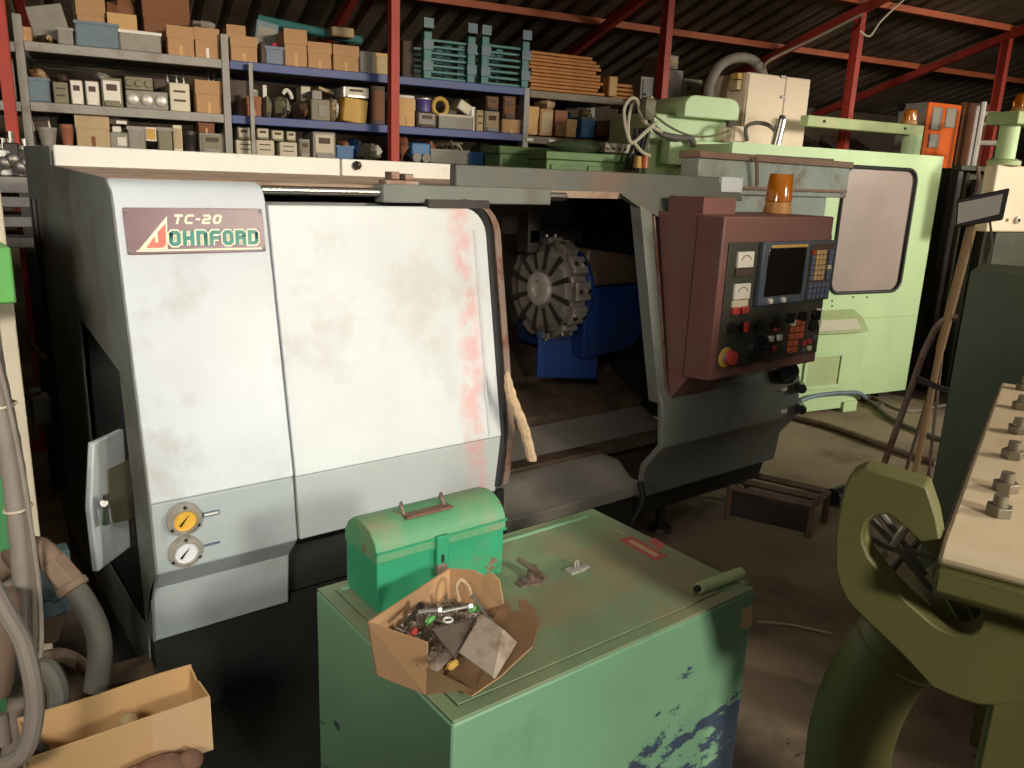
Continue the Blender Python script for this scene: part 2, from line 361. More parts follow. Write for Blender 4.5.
def mesh_obj(name, mb, mt, mtx, bevel=0, seg=2, ang=35):
    me = bpy.data.meshes.new(name)
    inv = mtx.inverted()
    me.from_pydata([inv @ v for v in mb.v], [], mb.f)
    bm = bmesh.new(); bm.from_mesh(me)
    bmesh.ops.remove_doubles(bm, verts=bm.verts, dist=1e-5)
    bmesh.ops.recalc_face_normals(bm, faces=bm.faces)
    bm.to_mesh(me); bm.free()
    me.materials.append(M[mt] if isinstance(mt, str) else mt)
    for p in me.polygons: p.use_smooth = True
    me.set_sharp_from_angle(angle=R(ang))
    o = bpy.data.objects.new(name, me); COL.objects.link(o)
    if bevel:
        b = o.modifiers.new('bevel', 'BEVEL'); b.width = bevel; b.segments = seg; b.limit_method = 'ANGLE'; b.angle_limit = R(40)
    return o

def thing(name, label, cat, loc=(0, 0, 0), rotz=0, group=None):
    o = bpy.data.objects.new(name, None); COL.objects.link(o); o.location = loc; o.rotation_euler = (0, 0, rotz); o.empty_display_size = .1
    ROOT[o.name] = Matrix.Translation(Vector(loc)) @ Matrix.Rotation(rotz, 4, 'Z')
    return setp(o, label, cat, group)

def part(name, mb, mt, root, bevel=0, label=None, kind=None, ang=35, seg=2):
    mtx = ROOT[root.name]
    o = mesh_obj(name, mb, mt, mtx, bevel, seg, ang); o.parent = root; ROOT[o.name] = mtx
    return setp(o, label, kind=kind)

def single(name, mb, mt, label=None, cat=None, loc=(0, 0, 0), rotz=0, group=None, kind=None, bevel=0, ang=35):
    mtx = Matrix.Translation(Vector(loc)) @ Matrix.Rotation(rotz, 4, 'Z')
    o = mesh_obj(name, mb, mt, mtx, bevel, 2, ang); o.location = loc; o.rotation_euler = (0, 0, rotz); ROOT[o.name] = mtx
    return setp(o, label, cat, group, kind)

def rrect(x0, x1, z0, z1, r, n=5):
    pts = []
    for cx, cz, a0 in ((x1 - r, z1 - r, 0), (x0 + r, z1 - r, 90), (x0 + r, z0 + r, 180), (x1 - r, z0 + r, 270)):
        for k in range(n + 1):
            a = R(a0 + 90 * k / n); pts.append((cx + r * math.cos(a), cz + r * math.sin(a)))
    return pts

# ------------------------------------------------------------------ setting
def struct(name, mb, mt, **k):
    return single(name, mb, mt, kind='structure', **k)

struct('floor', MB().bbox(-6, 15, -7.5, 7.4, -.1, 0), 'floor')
def zroof(yb): return 3.10 - .267 * (yb - 5.1)
struct('wall_back', MB().bbox(-6, 15, 7.3, 7.4, 0, zroof(7.35)), 'wallm')
struct('wall_left', MB().prism([(-7.5, 0), (7.4, 0), (7.4, zroof(7.4)), (-7.5, zroof(-7.5))], 'x', -6.1, -6, MB_), 'wallm')
struct('wall_right', MB().prism([(-7.5, 0), (7.4, 0), (7.4, zroof(7.4)), (-7.5, zroof(-7.5))], 'x', 15, 15.1, MB_), 'wallm')
prof = []; x = -6.1; p_ = .19
while x < 15.1:
    prof += [(x, 0), (x + .11, 0), (x + .13, .035), (x + .17, .035)]; x += p_
vs = []; fs = []
for (xx, dz) in prof:
    for yb in (-7.5, 7.6): vs.append(BW(xx, yb, zroof(yb) + dz))
for i in range(len(prof) - 1): fs.append((2 * i, 2 * i + 1, 2 * i + 3, 2 * i + 2))
mb = MB().add(vs, fs)
struct('ceiling', mb, 'roof')

cols = [PB(7, 80, 5.1).x, PB(393.5, 80, 5.1).x, PB(662.5, 80, 5.1).x, PB(853, 70, 5.1).x, PB(1001, 75, 5.1).x]
def hcol(x):
    mb = MB()
    mb.bbox(x - .026, x + .026, 5.06, 5.068, 0, 2.98).bbox(x - .026, x + .026, 5.132, 5.14, 0, 2.98).bbox(x - .004, x + .004, 5.068, 5.132, 0, 2.98)
    mb.bbox(x - .09, x + .09, 5.0, 5.2, 0, .012)
    return mb
clab = ['red oxide steel column at the left edge of the photo', 'red oxide steel column in front of the blue shelf beams', 'red oxide steel column behind the mint green milling machine head',
        'red oxide steel column behind the pale green rail beside the cream panel', 'red oxide steel column behind the aluminium ladder frame']
for x, l in zip(cols, clab):
    single('steel_column', hcol(x), 'column_red', l, 'column', loc=BW(x, 5.1, 0), rotz=AB, group='red columns in front of the racking')
n = 1
for yb in (5.1, 6.0, 4.2):
    z = zroof(yb) - .035
    struct('trim_%d' % n, MB().bbox(-6, 15, yb - .025, yb + .025, z - .025, z + .025), 'purlin'); n += 1
for x in cols:
    struct('trim_%d' % n, MB().prism([(7.3, zroof(7.3) - .065), (7.3, zroof(7.3) - .135), (-2, zroof(-2) - .135), (-2, zroof(-2) - .065)], 'x', x - .025, x + .025, MB_), 'column_red'); n += 1
# thin conduit that climbs from behind the cream panel to the column head
single('conduit', MB().tube(spline([PB(764, 70, 4.9), PB(770, 60, 4.9), PB(815, 38, 4.95), PB(862, 14, 5.0)]), .012, 8).xf(MB_), 'hose_brown', 'thin bent conduit rising from behind the cream panel to a red column', 'conduit')
single('hanging_rod', MB().tube(spline([PB(860, 31, 5.0), PB(870, 36, 5.0), PB(882, 20, 5.0), PB(908, -4, 5.0)]), .007, 6).xf(MB_), 'cream', 'thin pale rod hooked onto the head of a red column', 'rod')
# corrugated sheets leaning on the back wall
for i, (x0, x1, y0, y1, l) in enumerate([(812, 848, 90, 118, 'rusty corrugated sheet by the back wall left of the red column'), (862, 900, 92, 120, 'rusty corrugated sheet by the back wall right of the red column')]):
    a = PB(x0, y0, 6.6); b = PB(x1, y0 + 8, 6.6); mb = MB(); k = 14
    vs = []; fs = []
    for j in range(k * 2 + 1):
        xx = a.x + (b.x - a.x) * j / (k * 2); dz = .03 * math.sin(j * PI / 2)
        vs += [BW(xx, 6.5, 1.85 + dz), BW(xx, 7.1, 2.16 + dz), BW(xx, 7.1, 2.15 + dz), BW(xx, 6.5, 1.84 + dz)]
    for j in range(k * 2):
        for q in range(4): fs.append((4 * j + q, 4 * j + (q + 1) % 4, 4 * j + 4 + (q + 1) % 4, 4 * j + 4 + q))
    single('corrugated_sheet', mb.add(vs, fs), 'rust_steel', l, 'roof sheet', group='sheets by the back wall')
    x0, x1 = a.x, b.x
# dark storage frame that carries the sheets
a = PB(806, 100, 6.6).x; b = PB(905, 100, 6.6).x
t = thing('storage_rack', 'dark steel storage rack by the back wall under the corrugated sheets', 'rack', BW((a + b) / 2, 6.8, 0), AB)
for xx in (a, b):
    for yy in (6.5, 7.1): part('upright', MB().bbox(xx - .03, xx + .03, yy - .03, yy + .03, 0, 1.8), 'dark_steel', t)
part('shelf', MB().bbox(a - .05, b + .05, 6.45, 7.15, 1.76, 1.8), 'rack_brown', t)
part('shelf', MB().bbox(a - .05, b + .05, 6.45, 7.15, 1.2, 1.24), 'rack_brown', t)
for i, (px0, px1, mt, h, l) in enumerate([(808, 822, 'strip', .42, 'pale framed panel on the dark storage rack by the back wall'), (862, 882, 'grey_case', .3, 'grey box on the dark storage rack by the back wall'), (884, 893, 'dark_case', .36, 'dark box at the right end of the storage rack by the back wall')]):
    x0 = PB(px0, 130, 6.6).x; x1 = PB(px1, 130, 6.6).x
    t2 = thing('storage_box', l, 'box', BW((x0 + x1) / 2, 6.7, 1.24), AB)
    part('body', MB().bbox(x0, x1, 6.5, 6.9, 1.243, 1.24 + h), mt, t2, .01)
    part('front', MB().bbox(x0 + .03, x1 - .03, 6.49, 6.5, 1.28, 1.2 + h), 'white' if i == 0 else 'dark_case', t2)
# ------------------------------------------------------------------ the CNC lathe
LR = (1.9, 2.9, 0)
la = thing('cnc_lathe', 'large light grey computer controlled lathe with sliding front door and maroon control console', 'machine', LR)
XL, XS, XD, XR = .474, .872, 1.625, 3.40
def prof_poly(z0, z1, yb, off=0):
    zs = sorted({z0, z1} | {z for z, _ in PROF if z0 < z < z1}, reverse=True)
    pts = [(YF(z) + off, z) for z in zs]
    return pts + [(yb, z1 if False else zs[-1]), (yb, zs[0])]
# left head cover : front shell
TOP = [(2.30, 1.55), (2.262, 1.50)]
def face_poly(back=.05, top=True):
    pts = [(3.10, 1.577), (2.342, 1.556), (2.310, 1.548), (2.29, 1.534), (2.276, 1.51), (2.132, .725), (2.115, .531), (2.186, .454), (2.2, .285)]
    return pts
fp = face_poly()
part('head_cover', MB().prism([(2.342, 1.556), (2.310, 1.548), (2.29, 1.534), (2.276, 1.51), (2.130, .725), (2.19, .725), (2.34, 1.5)], 'x', XL, XS - .002), 'lathe', la, .005)
part('head_cover_skirt', MB().prism([(2.134, .7235), (2.115, .531), (2.186, .454), (2.2, .285), (2.26, .285), (2.25, .45), (2.18, .55), (2.19, .7235)], 'x', XL, XS - .002), 'lathe_lower', la, .005, label='darker grey lower part of the head cover')
# left end plate with a recessed opening
def EXp(x, y, X=XL): 
    p = P(x, y, 0, X); return (p.y, p.z)
hole = [EXp(86, 323), EXp(117, 345), EXp(124, 385), EXp(134, 440), EXp(138, 520), EXp(128, 560), EXp(105, 555), EXp(92, 440)]
outer = [(3.69, 1.64), (3.12, 1.638), (3.12, 1.577), (2.342, 1.556), (2.278, 1.515), (2.132, .725), (2.115, .531), (2.186, .454), (2.2, .285), (2.26, .285), (2.28, .12), (3.69, .12)]
# plate as strips round the hole
hy0 = min(p[0] for p in hole); hy1 = max(p[0] for p in hole); hz0 = min(p[1] for p in hole); hz1 = max(p[1] for p in hole)
hy0 = max(hy0, 2.2); 
A_, B_, C_, D_ = (hy0 + .02, hz0), (hy1, hz0), (hy1, hz1), (hy0 + .09, hz1 - .07)
mb = MB()
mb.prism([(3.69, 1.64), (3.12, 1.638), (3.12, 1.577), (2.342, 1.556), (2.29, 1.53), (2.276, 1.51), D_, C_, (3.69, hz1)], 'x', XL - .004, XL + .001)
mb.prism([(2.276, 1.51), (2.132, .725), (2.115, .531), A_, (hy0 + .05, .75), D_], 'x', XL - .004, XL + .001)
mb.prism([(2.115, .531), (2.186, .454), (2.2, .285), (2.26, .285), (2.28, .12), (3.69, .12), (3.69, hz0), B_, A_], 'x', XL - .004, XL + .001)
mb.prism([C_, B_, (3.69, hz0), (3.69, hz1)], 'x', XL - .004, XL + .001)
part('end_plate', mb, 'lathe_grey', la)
part('end_recess', MB().box(XL + .3, XL + .32, 2.3, 3.6, .15, 1.5).box(XL + .02, XL + .3, hy1 + .02, hy1 + .04, .2, 1.4), 'lathe_base', la)
rc = part('electrical_box', MB().box(XL + .12, XL + .28, hy0 + .2, hy0 + .5, hz0 + .1, hz0 + .6), 'dark_steel', la, .008)
part('cable', MB().tube(spline([(XL + .11, hy0 + .3, hz1), (XL + .1, hy0 + .28, hz0 + .7), (XL + .11, hy0 + .34, hz0 + .2), (XL + .1, hy0 + .3, hz0)]), .014), 'black', rc)
# access door, standing open
hz = P(131, 547, 0, XL - .01); ht = P(123, 429, 0, XL - .01)
hp = (hz + ht) / 2
dd = Vector((math.cos(R(48)), math.sin(R(48)), 0)); dn = Vector((dd.y, -dd.x, 0))
def PD(x, y, off=0): return PN(x, y, Vector((XL - .015, hp.y, 0)) + dn * off, dn)
ad = part('access_door', MB().slab([PD(94, 443), PD(124, 429), PD(131, 547), PD(98, 572), PD(91, 508)], -dn * .018), 'lathe', la, .004)
part('door_label', MB().slab([PD(107, 470, .002), PD(131, 458, .002), PD(132, 519, .002), PD(113, 523, .002), PD(108, 500, .002)], dn * .002), 'olive_case', ad)
mb = MB().cyl(PD(104, 503, .0), PD(104, 503, .03), .012, .010).tube([PD(104.5, 506, .03), PD(105.5, 524, .028)], [.008, .011], 8).lathe([(.004, 0), (.010, .002), (.010, .01), (.003, .012)], PD(104, 497, .03), dn)
part('latch', mb, 'chrome', ad, label='chrome latch with key')
for y in (445, 478, 520): part('hinge', MB().cyl(PD(133, y, .005), PD(134, y + 14, .005), .009), 'dark_steel', la)
# valve on the end plate
v0 = P(50, 406, 0, XL - .004)
vv = part('end_valve', MB().box(XL - .07, XL - .004, v0.y - .05, v0.y + .06, v0.z - .06, v0.z + .05), 'grey_case', la, .006)
part('fitting', MB().cyl((XL - .10, v0.y + .1, v0.z - .02), (XL - .1, v0.y + .03, v0.z - .02), .03).cyl((XL - .07, v0.y + .03, v0.z + .06), (XL - .03, v0.y + .03, v0.z + .06), .02), 'steel', vv)
part('end_conduit', MB().tube([(XL - .012, v0.y - .22, .3), (XL - .012, v0.y - .22, 1.45)], .012).box(XL - .02, XL - .003, v0.y - .1, v0.y + .4, v0.z + .2, v0.z + .22), 'dark_steel', la)
# nameplate
np_c = [PF(121.6, 209), PF(261, 210), PF(265, 254), PF(127.4, 255)]
O = (np_c[0] + np_c[3]) / 2; W_ = ((np_c[1] - np_c[0]).length + (np_c[2] - np_c[3]).length) / 2
VU = (np_c[0] - np_c[3]).normalized(); H_ = ((np_c[0] - np_c[3]).length + (np_c[1] - np_c[2]).length) / 2
O = Vector((np_c[3].x, np_c[3].y, np_c[3].z)); UU = Vector((1, 0, 0)); VU = Vector((0, FN.z * -1, FN.y)); VU = Vector((0, 2.278 - 2.132, 1.515 - .725)).normalized(); NN = UU.cross(VU)   # outward (-Y)
def NPt(u, v, d=0): return O + UU * (u * W_) + VU * (v * H_) + NN * d
npl = part('nameplate', MB().slab([NPt(*q, .001) for q in rrect(0, 1, 0, 1, .02, 3)], NN * .006), 'plate_maroon', la, .0015)
def strip(pts, wd, closed, d, th=.0012):
    """flat stroke in plate units (metres u,v)"""
    n = len(pts); mb = MB(); pts = [Vector((*p, 0)) for p in pts]; L_ = []; R_ = []
    for i in range(n):
        a = pts[i - 1] if (i or closed) else None; b = pts[(i + 1) % n] if (i < n - 1 or closed) else None
        d1 = (pts[i] - a).normalized() if a is not None else None; d2 = (b - pts[i]).normalized() if b is not None else None
        if d1 is None: d1 = d2
        if d2 is None: d2 = d1
        n1 = Vector((-d1.y, d1.x, 0)); n2 = Vector((-d2.y, d2.x, 0)); m = (n1 + n2); m = m.normalized(); k = 1 / max(.4, m.dot(n1))
        L_.append(pts[i] + m * wd * .5 * k); R_.append(pts[i] - m * wd * .5 * k)
    def W3(p): return O + UU * p.x + VU * p.y + NN * d
    for i in range(n if closed else n - 1):
        j = (i + 1) % n
        mb.slab([W3(L_[i]), W3(L_[j]), W3(R_[j]), W3(R_[i])], NN * th)
    return mb
SH = .18
def glyph(ch, x, y, wd, h, st):
    """list of (points, closed) in metres"""
    a, b, c, d = x + st / 2, x + wd - st / 2, y + st / 2, y + h - st / 2; k = min(wd, h) * .16; mid = y + h * .5
    S = {'O': [([(a + k, c), (b - k, c), (b, c + k), (b, d - k), (b - k, d), (a + k, d), (a, d - k), (a, c + k)], 1)],
         'H': [([(a, y), (a, y + h)], 0), ([(b, y), (b, y + h)], 0), ([(a, mid), (b, mid)], 0)],
         'N': [([(a, y), (a, d), (b - k, d), (b, d - k), (b, y)], 0)],
         'F': [([(a, y), (a, d - k), (a + k, d), (x + wd, d)], 0), ([(a, mid), (b, mid)], 0)],
         'R': [([(a, y), (a, d), (b - k, d), (b, d - k), (b, mid + k), (b - k, mid), (a, mid)], 0), ([(b - k, mid), (b, mid - k), (b, y)], 0)],
         'D': [([(a, c), (b - k, c), (b, c + k), (b, d - k), (b - k, d), (a, d)], 1)],
         'T': [([(x, d), (x + wd, d)], 0), ([((a + b) / 2, y), ((a + b) / 2, y + h)], 0)],
         'C': [([(b + st / 2, d), (a + k, d), (a, d - k), (a, c + k), (a + k, c), (b + st / 2, c)], 0)],
         '-': [([(x, mid), (x + wd, mid)], 0)],
         '2': [([(x, d), (b - k, d), (b, d - k), (b, mid + k * .6), (b - k, mid), (a + k, mid), (a, mid - k * .6), (a, c), (x + wd, c)], 0)],
         '0': [([(a + k, c), (b - k, c), (b, c + k), (b, d - k), (b - k, d), (a + k, d), (a, d - k), (a, c + k)], 1)]}[ch]
    return S
def write(txt, x0, x1, y, h, st, d, grow=0, gap=.14, sh=SH, wts=None):
    mb = MB(); n = len(txt); wts = wts or [1] * n; un = (x1 - x0) / (sum(wts) + gap * (n - 1)); x = x0
    for ch, wt in zip(txt, wts):
        for ki, (pts, cl) in enumerate(glyph(ch, x, y, un * wt, h, st)):
            q = strip([(px + (py - y) * sh, py) for px, py in pts], st + grow, cl, d + .00015 * ki); mb.add(q.v, q.f)
        x += un * (wt + gap)
    return mb
part('model_lettering', write('TC-20', W_ * .325, W_ * .67, H_ * .645, H_ * .21, .0058, .0072, wts=[1, 1, .5, 1, 1], gap=.3, sh=.3), 'letter_cream', npl, label='cream TC-20 lettering')
nx0, nx1, ny, nh = W_ * .285, W_ * .945, H_ * .165, H_ * .335
part('lettering_outline', write('OHNFORD', nx0, nx1, ny, nh, .0098, .0072, grow=.0075, gap=.2, sh=.06).add(strip([(W_ * .06, H_ * .075), (W_ * .98, H_ * .075)], .0045, 0, .0072).v, [(0, 1, 2, 3), (4, 5, 6, 7)]), 'letter_cream', npl)
part('name_lettering', write('OHNFORD', nx0, nx1, ny, nh, .0098, .0086, gap=.2, sh=.06), 'letter_teal', npl, label='teal OHNFORD lettering')
tri = [(W_ * .105, H_ * .13), (W_ * .305, H_ * .83), (W_ * .285, H_ * .19), (W_ * .27, H_ * .13)]
def flat(pts, d, th=.0012): return MB().slab([O + UU * p[0] + VU * p[1] + NN * d for p in pts], NN * th)
part('initial_outline', flat([(W_ * .075, H_ * .1), (W_ * .292, H_ * .82), (W_ * .27, H_ * .1)], .0072), 'letter_cream', npl)
mb = flat([(W_ * .125, H_ * .135), (W_ * .19, H_ * .38), (W_ * .19, H_ * .25), (W_ * .212, H_ * .25), (W_ * .212, H_ * .46), (W_ * .275, H_ * .66), (W_ * .262, H_ * .2), (W_ * .24, H_ * .135)], .0086)
part('initial_letter', mb, 'letter_salmon', npl, label='salmon triangular J')
for u, v in ((.02, .07), (.98, .07), (.02, .93), (.98, .93)):
    part('screw', MB().lathe([(.0055, 0), (.005, .003), (.002, .004)], NPt(u, v, .006), NN, 10), 'steel', npl)
# gauges
def gauge(px, py, face, lab, tagdark):
    zz = PF(px, py).z
    c = P(px, py, 1, 2.122); nrm = Vector((0, -1, -.1)).normalized()
    g = part('pressure_gauge', MB().lathe([(.046, -.01), (.046, .008), (.044, .012), (.034, .013), (.032, .009)], c, nrm, 32), 'gauge_ring', la, label=lab)
    part('dial', MB().lathe([(.034, .0), (.034, .0095)], c, nrm, 28), face, g)
    part('bezel', MB().lathe([(.036, .009), (.036, .016), (.031, .016), (.031, .009)], c, nrm, 28), 'gauge_ring', g)
    ux = Vector((1, 0, 0)); uz = ux.cross(nrm) * -1
    part('needle', MB().slab([c + nrm * .012 + ux * a + uz * b for a, b in ((-.012, -.017), (-.016, -.012), (.011, .016))], nrm * .001), 'blackgloss', g)
    for a in (90, 210, 330):
        q = c + ux * .040 * math.cos(R(a)) + uz * .040 * math.sin(R(a))
        part('screw', MB().lathe([(.005, .008), (.005, .015), (.003, .016)], q, nrm, 8), 'dark_steel', g)
    tq = c + ux * .072
    part('gauge_label', MB().slab([tq + ux * a + uz * b + nrm * .0005 for a, b in ((-.022, -.007), (.022, -.007), (.022, .007), (-.022, .007))], nrm * .002), 'keys_blue', la)
    if not tagdark:
        part('gauge_label_text', MB().slab([tq + ux * a + uz * b + nrm * .0026 for a, b in ((-.019, -.003), (.019, -.003), (.019, .003), (-.019, .003))], nrm * .001), 'white', la)
gauge(184, 519, 'gauge_yellow', 'upper gauge with yellow dial', False)
gauge(185, 551, 'gauge_white', 'lower gauge with white dial', True)
# base
part('base', MB().prism([(2.225, .30), (2.235, .0), (3.65, .0), (3.65, .27), (2.28, .27)], 'x', XL + .004, 2.42), 'lathe_base', la)
part('base_end', MB().prism([(2.24, .30), (2.27, .17), (3.2, .17), (3.2, .27), (2.3, .27)], 'x', 2.42, XR - .02), 'lathe_base', la)
for x in (2.77,):
    for y in (2.36, 3.55): part('levelling_foot', MB().cyl((x, y, 0), (x, y, .02), .06, .05).cyl((x, y, .02), (x, y, .13), .022), 'dark_steel', la)
# roof
part('roof_sheet', MB().prism([(3.12, 1.62), (3.69, 1.63), (3.69, 1.55), (2.36, 1.53), (2.342, 1.556), (3.12, 1.578)], 'x', XL + .012, 3.05), 'dust_top', la)
xw = P(463, 170, 1, 3.10).x; xw1 = P(340, 160, 1, 3.10).x
def fascia(x0, x1):
    return MB().box(x0, x1, 3.09, 3.12, 1.574, 1.642)
part('roof_fascia', fascia(XL + .004, xw1 - .004), 'white_edge', la, .004)
part('roof_fascia', fascia(xw1 + .004, xw), 'white_edge', la, .004)
k = P(357, 166, 1, 3.08)
part('cable_gland', MB().lathe([(.016, 0), (.018, .012), (.012, .03), (.007, .036)], (k.x, 3.09, k.z), (0, -1, .2), 12), 'dark_steel', la)
part('roof_screw', MB().lathe([(.008, 0), (.006, .006)], (k.x + .35, 2.9, 1.575), (0, 0, 1), 8), 'steel', la)
# rails and sliding door
zr = 1.535
part('rail', MB().cyl((XS, 2.312, zr), (1.25, 2.312, zr), .013), 'chrome', la, label='chrome door guide rod')
part('rail_cover', MB().box(1.25, 1.93, 2.285, 2.345, 1.505, 1.562), 'lathe_grey', la, .004)
part('rail_end', MB().cyl((1.93, 2.312, zr), (2.02, 2.312, zr), .015), 'chrome', la)
r0 = P(400, 176, 1, 2.3)
rb = part('rail_bracket', MB().box(r0.x - .05, r0.x + .07, 2.30, 2.35, 1.56, 1.575).box(r0.x - .03, r0.x, 2.30, 2.345, 1.575, 1.60).box(r0.x + .02, r0.x + .05, 2.30, 2.345, 1.575, 1.595), 'rust_steel', la, .003)
def FX(X, z, off=0): 
    return Vector((X, YF(z) - off, z))
zt = 1.495
def door_shell(x0, x1, off, th, zt=zt, rad=.09, zb=.531):
    """front panel with rounded top right corner, creased at z .725"""
    up = [(x0, .725), (x1, .725)] + [(x1 - rad + rad * math.cos(R(a)), zt - rad + rad * math.sin(R(a))) for a in range(0, 91, 15)] + [(x0, zt)]
    mb = MB().slab([FX(x, z, off) for x, z in up], (0, th, 0))
    return mb
dr = part('sliding_door', door_shell(XS + .003, XD, .004, .03), 'lathe_door', la, .003)
part('door_lower', MB().slab([FX(x, z, .003) for x, z in [(XS + .003, .531), (XD - .03, .531), (XD - .001, .7235), (XS + .003, .7235)]], (0, .03, 0)), 'door_lower', dr, .003, label='darker grey lower door strip')
edge = [FX(XD - .1, zt + .002, -.01)] + [FX(XD - .088 + .1 * math.cos(R(a)), zt - .09 + .1 * math.sin(R(a)), -.008) for a in range(80, -1, -16)] + [FX(XD + .012, .725, -.008), FX(XD - .02, .545, -.008)]
part('door_gasket', MB().tube(edge, .018, 8), 'black', dr)
edge2 = [p + Vector((.032, .0, .006)) for p in edge]
mb = MB(); 
for a, b in zip(edge2, edge2[1:]):
    mb.slab([a + Vector((-.014, -.018, 0)), b + Vector((-.014, -.018, 0)), b + Vector((.014, -.014, 0)), a + Vector((.014, -.014, 0))], (0, .06, 0))
part('door_edge_strip', mb, 'rust_steel', dr)
part('door_bead', MB().tube([FX(XD - .05, z, .004) for z in (1.42, 1.2, 1.0, .8, .735)], .006, 6), 'lathe_door', dr)
part('door_top_bracket', MB().box(1.40, 1.64, 2.262, 2.30, 1.492, 1.518), 'dark_steel', dr)
part('door_skirt', MB().slab([FX(XS + .003, .531, .0), FX(XD - .03, .531, .0), (XD - .03, 2.262, .44), (XS + .003, 2.262, .44)], (0, .02, 0)).box(XS, 1.75, 2.262, 2.28, .285, .455), 'lathe_base', la)
# right fixed cover
def QF(x, y): p = PF(x, y); return (p.x, p.z)
rt = MB()
rt.slab([FX(1.555, 1.56, .0), FX(1.555, 1.632, 0), FX(3.07, 1.632, 0), FX(3.07, 1.535, 0), FX(2.62, 1.535, 0), FX(2.50, 1.46, 0), FX(2.385, 1.50, 0), FX(2.33, 1.555, 0)], (0, .04, 0))
part('front_header', rt, 'header', la, .004)
part('header_light_patch', MB().box(2.93, 3.075, 2.322, 2.345, 1.532, 1.634), 'lathe', la, .003)  # paler piece painted in for the patch of light on the header end
c_poly = [(2.385, 1.505), (2.50, 1.462), (2.50, .725), (2.435, .725)]
jm = part('right_jamb', MB().slab([FX(x, z) for x, z in [(2.385, 1.51), (2.45, 1.48), (2.475, .725), (2.43, .725)]], (0, .06, 0)), 'lathe_grey', la, .004)
part('jamb_edge', MB().slab([FX(2.45, 1.47, .006), FX(2.46, 1.47, .006), FX(2.482, .76, .006), FX(2.472, .76, .006)], (0, .012, 0)), 'rust_steel', jm)
mb = MB().prism([(2.36, 1.605), (2.33, 1.5), (2.19, .725), (2.22, .725), (2.39, 1.605)], 'x', 2.47, 3.05)
part('right_body', mb, 'lathe_grey', la)
bl = [(2.172, .78), (2.142, .777), (2.118, .725), (2.10, .545), (2.186, .43), (2.2, .285), (2.23, .285), (2.215, .44), (2.13, .55), (2.148, .72)]
mb = MB().prism(bl, 'x', 2.435, XR)
part('right_pedestal', mb, 'lathe_grey', la, .008)
for y in (386, 407): part('pedestal_fitting', MB().cyl(P(799, y, 1, 2.13), P(802, y + 3, 1, 2.05), .028, .022, 12), 'blackgloss', la)
part('pedestal_fitting', MB().cyl(P(786, 374, 1, 2.14), P(789, 371, 1, 2.05), .05, .045), 'blackgloss', la)
for y, in ((389,), (411,)):
    q = P(784, y, 1, 2.10); part('pedestal_label', MB().box(q.x - .018, q.x + .018, 2.095, 2.12, q.z - .008, q.z + .008), 'white', la)
mb = MB().prism([(2.345, .285), (2.19, .31), (2.185, .36), (2.26, .365), (2.34, .42), (2.5, .42), (2.5, .285)], 'x', 1.72, 2.436)
part('sill', mb, 'grey_case', la, .003)
part('sill_hose', MB().tube(spline([FX(2.40, .38, .02), (2.40, 2.15, .30), (2.37, 2.17, .2), (2.34, 2.2, .05)]), .014), 'black', la)
# interior
part('inner_back', MB().box(1.66, 3.0, 3.35, 3.37, .5, 1.56), 'grey_case', la)
part('inner_side', MB().box(3.0, 3.02, 2.42, 3.4, .45, 1.56), 'dark_steel', la)
part('rear_wall', MB().box(.5, 3.0, 3.64, 3.68, .12, 1.6), 'lathe_grey', la)
part('inner_headstock', MB().box(XS, 1.70, 2.36, 3.35, .5, 1.5), 'lathe_grey', la)
for k, (y0, z0_, y1, z1_, m_) in enumerate([(3.34, .84, 2.98, .66, 'bed_brown'), (2.99, .63, 2.74, .53, 'bed_brown'), (2.75, .49, 2.56, .42, 'grey_case')]):
    part('way_cover', MB().prism([(y0, z0_), (y1, z1_), (y1, z1_ - .05), (y0, z0_ - .05)], 'x', 1.70, 2.99), m_, la, .003)
part('cover_riser', MB().box(1.70, 2.99, 2.985, 2.99, .50, .62).box(1.70, 2.99, 2.745, 2.75, .38, .48), 'dark_steel', la)
part('bed_rail', MB().box(1.70, 2.99, 2.44, 2.52, .405, .44), 'bed_brown', la, .004)
part('chip_pan', MB().box(1.70, 2.99, 2.345, 2.6, .28, .31).box(1.70, 2.99, 2.56, 2.57, .31, .42), 'bed_brown', la)
tx, ty, tz = 2.33, 2.80, 1.115
tr = part('turret_disc', MB().lathe([(.17, .0), (.205, .02), (.205, .1), (.17, .11), (.12, .12)], (tx, ty, tz), (1, 0, 0), 12), 'turret_steel', la, .004, ang=20)
part('turret_hub', MB().lathe([(.075, .0), (.075, -.02), (.066, -.025), (.04, -.025), (.038, -.008), (.0, -.006)], (tx, ty, tz), (1, 0, 0), 32), 'silver', tr)
for k in range(12):
    a = 2 * PI * k / 12 + .2; u = Vector((0, math.cos(a), math.sin(a))); v = Vector((0, -math.sin(a), math.cos(a))); c = Vector((tx, ty, tz))
    q = c + u * .145 + Vector((-.004, 0, 0))
    pts = [c + u * r_ + v * w_ + Vector((-.006, 0, 0)) for r_, w_ in ((.088, -.008), (.2, -.012), (.2, .012), (.088, .008))]
    part('tool_slot', MB().slab(pts, (.012, 0, 0)), 'dark_steel', tr)
    a2 = a + PI / 12; u = Vector((0, math.cos(a2), math.sin(a2))); v = Vector((0, -math.sin(a2), math.cos(a2)))
    pts = [c + u * r_ + v * w_ + Vector((.012, 0, 0)) for r_, w_ in ((.2, -.042), (.228, -.04), (.228, .04), (.2, .042))]
    cl = part('tool_clamp', MB().slab(pts, (.085, 0, 0)), 'turret_steel', tr, .003)
    for dx in (.03, .08): part('clamp_screw', MB().cyl(c + u * .226 + Vector((dx, 0, 0)), c + u * .24 + Vector((dx, 0, 0)), .011, n=8), 'chrome', cl)
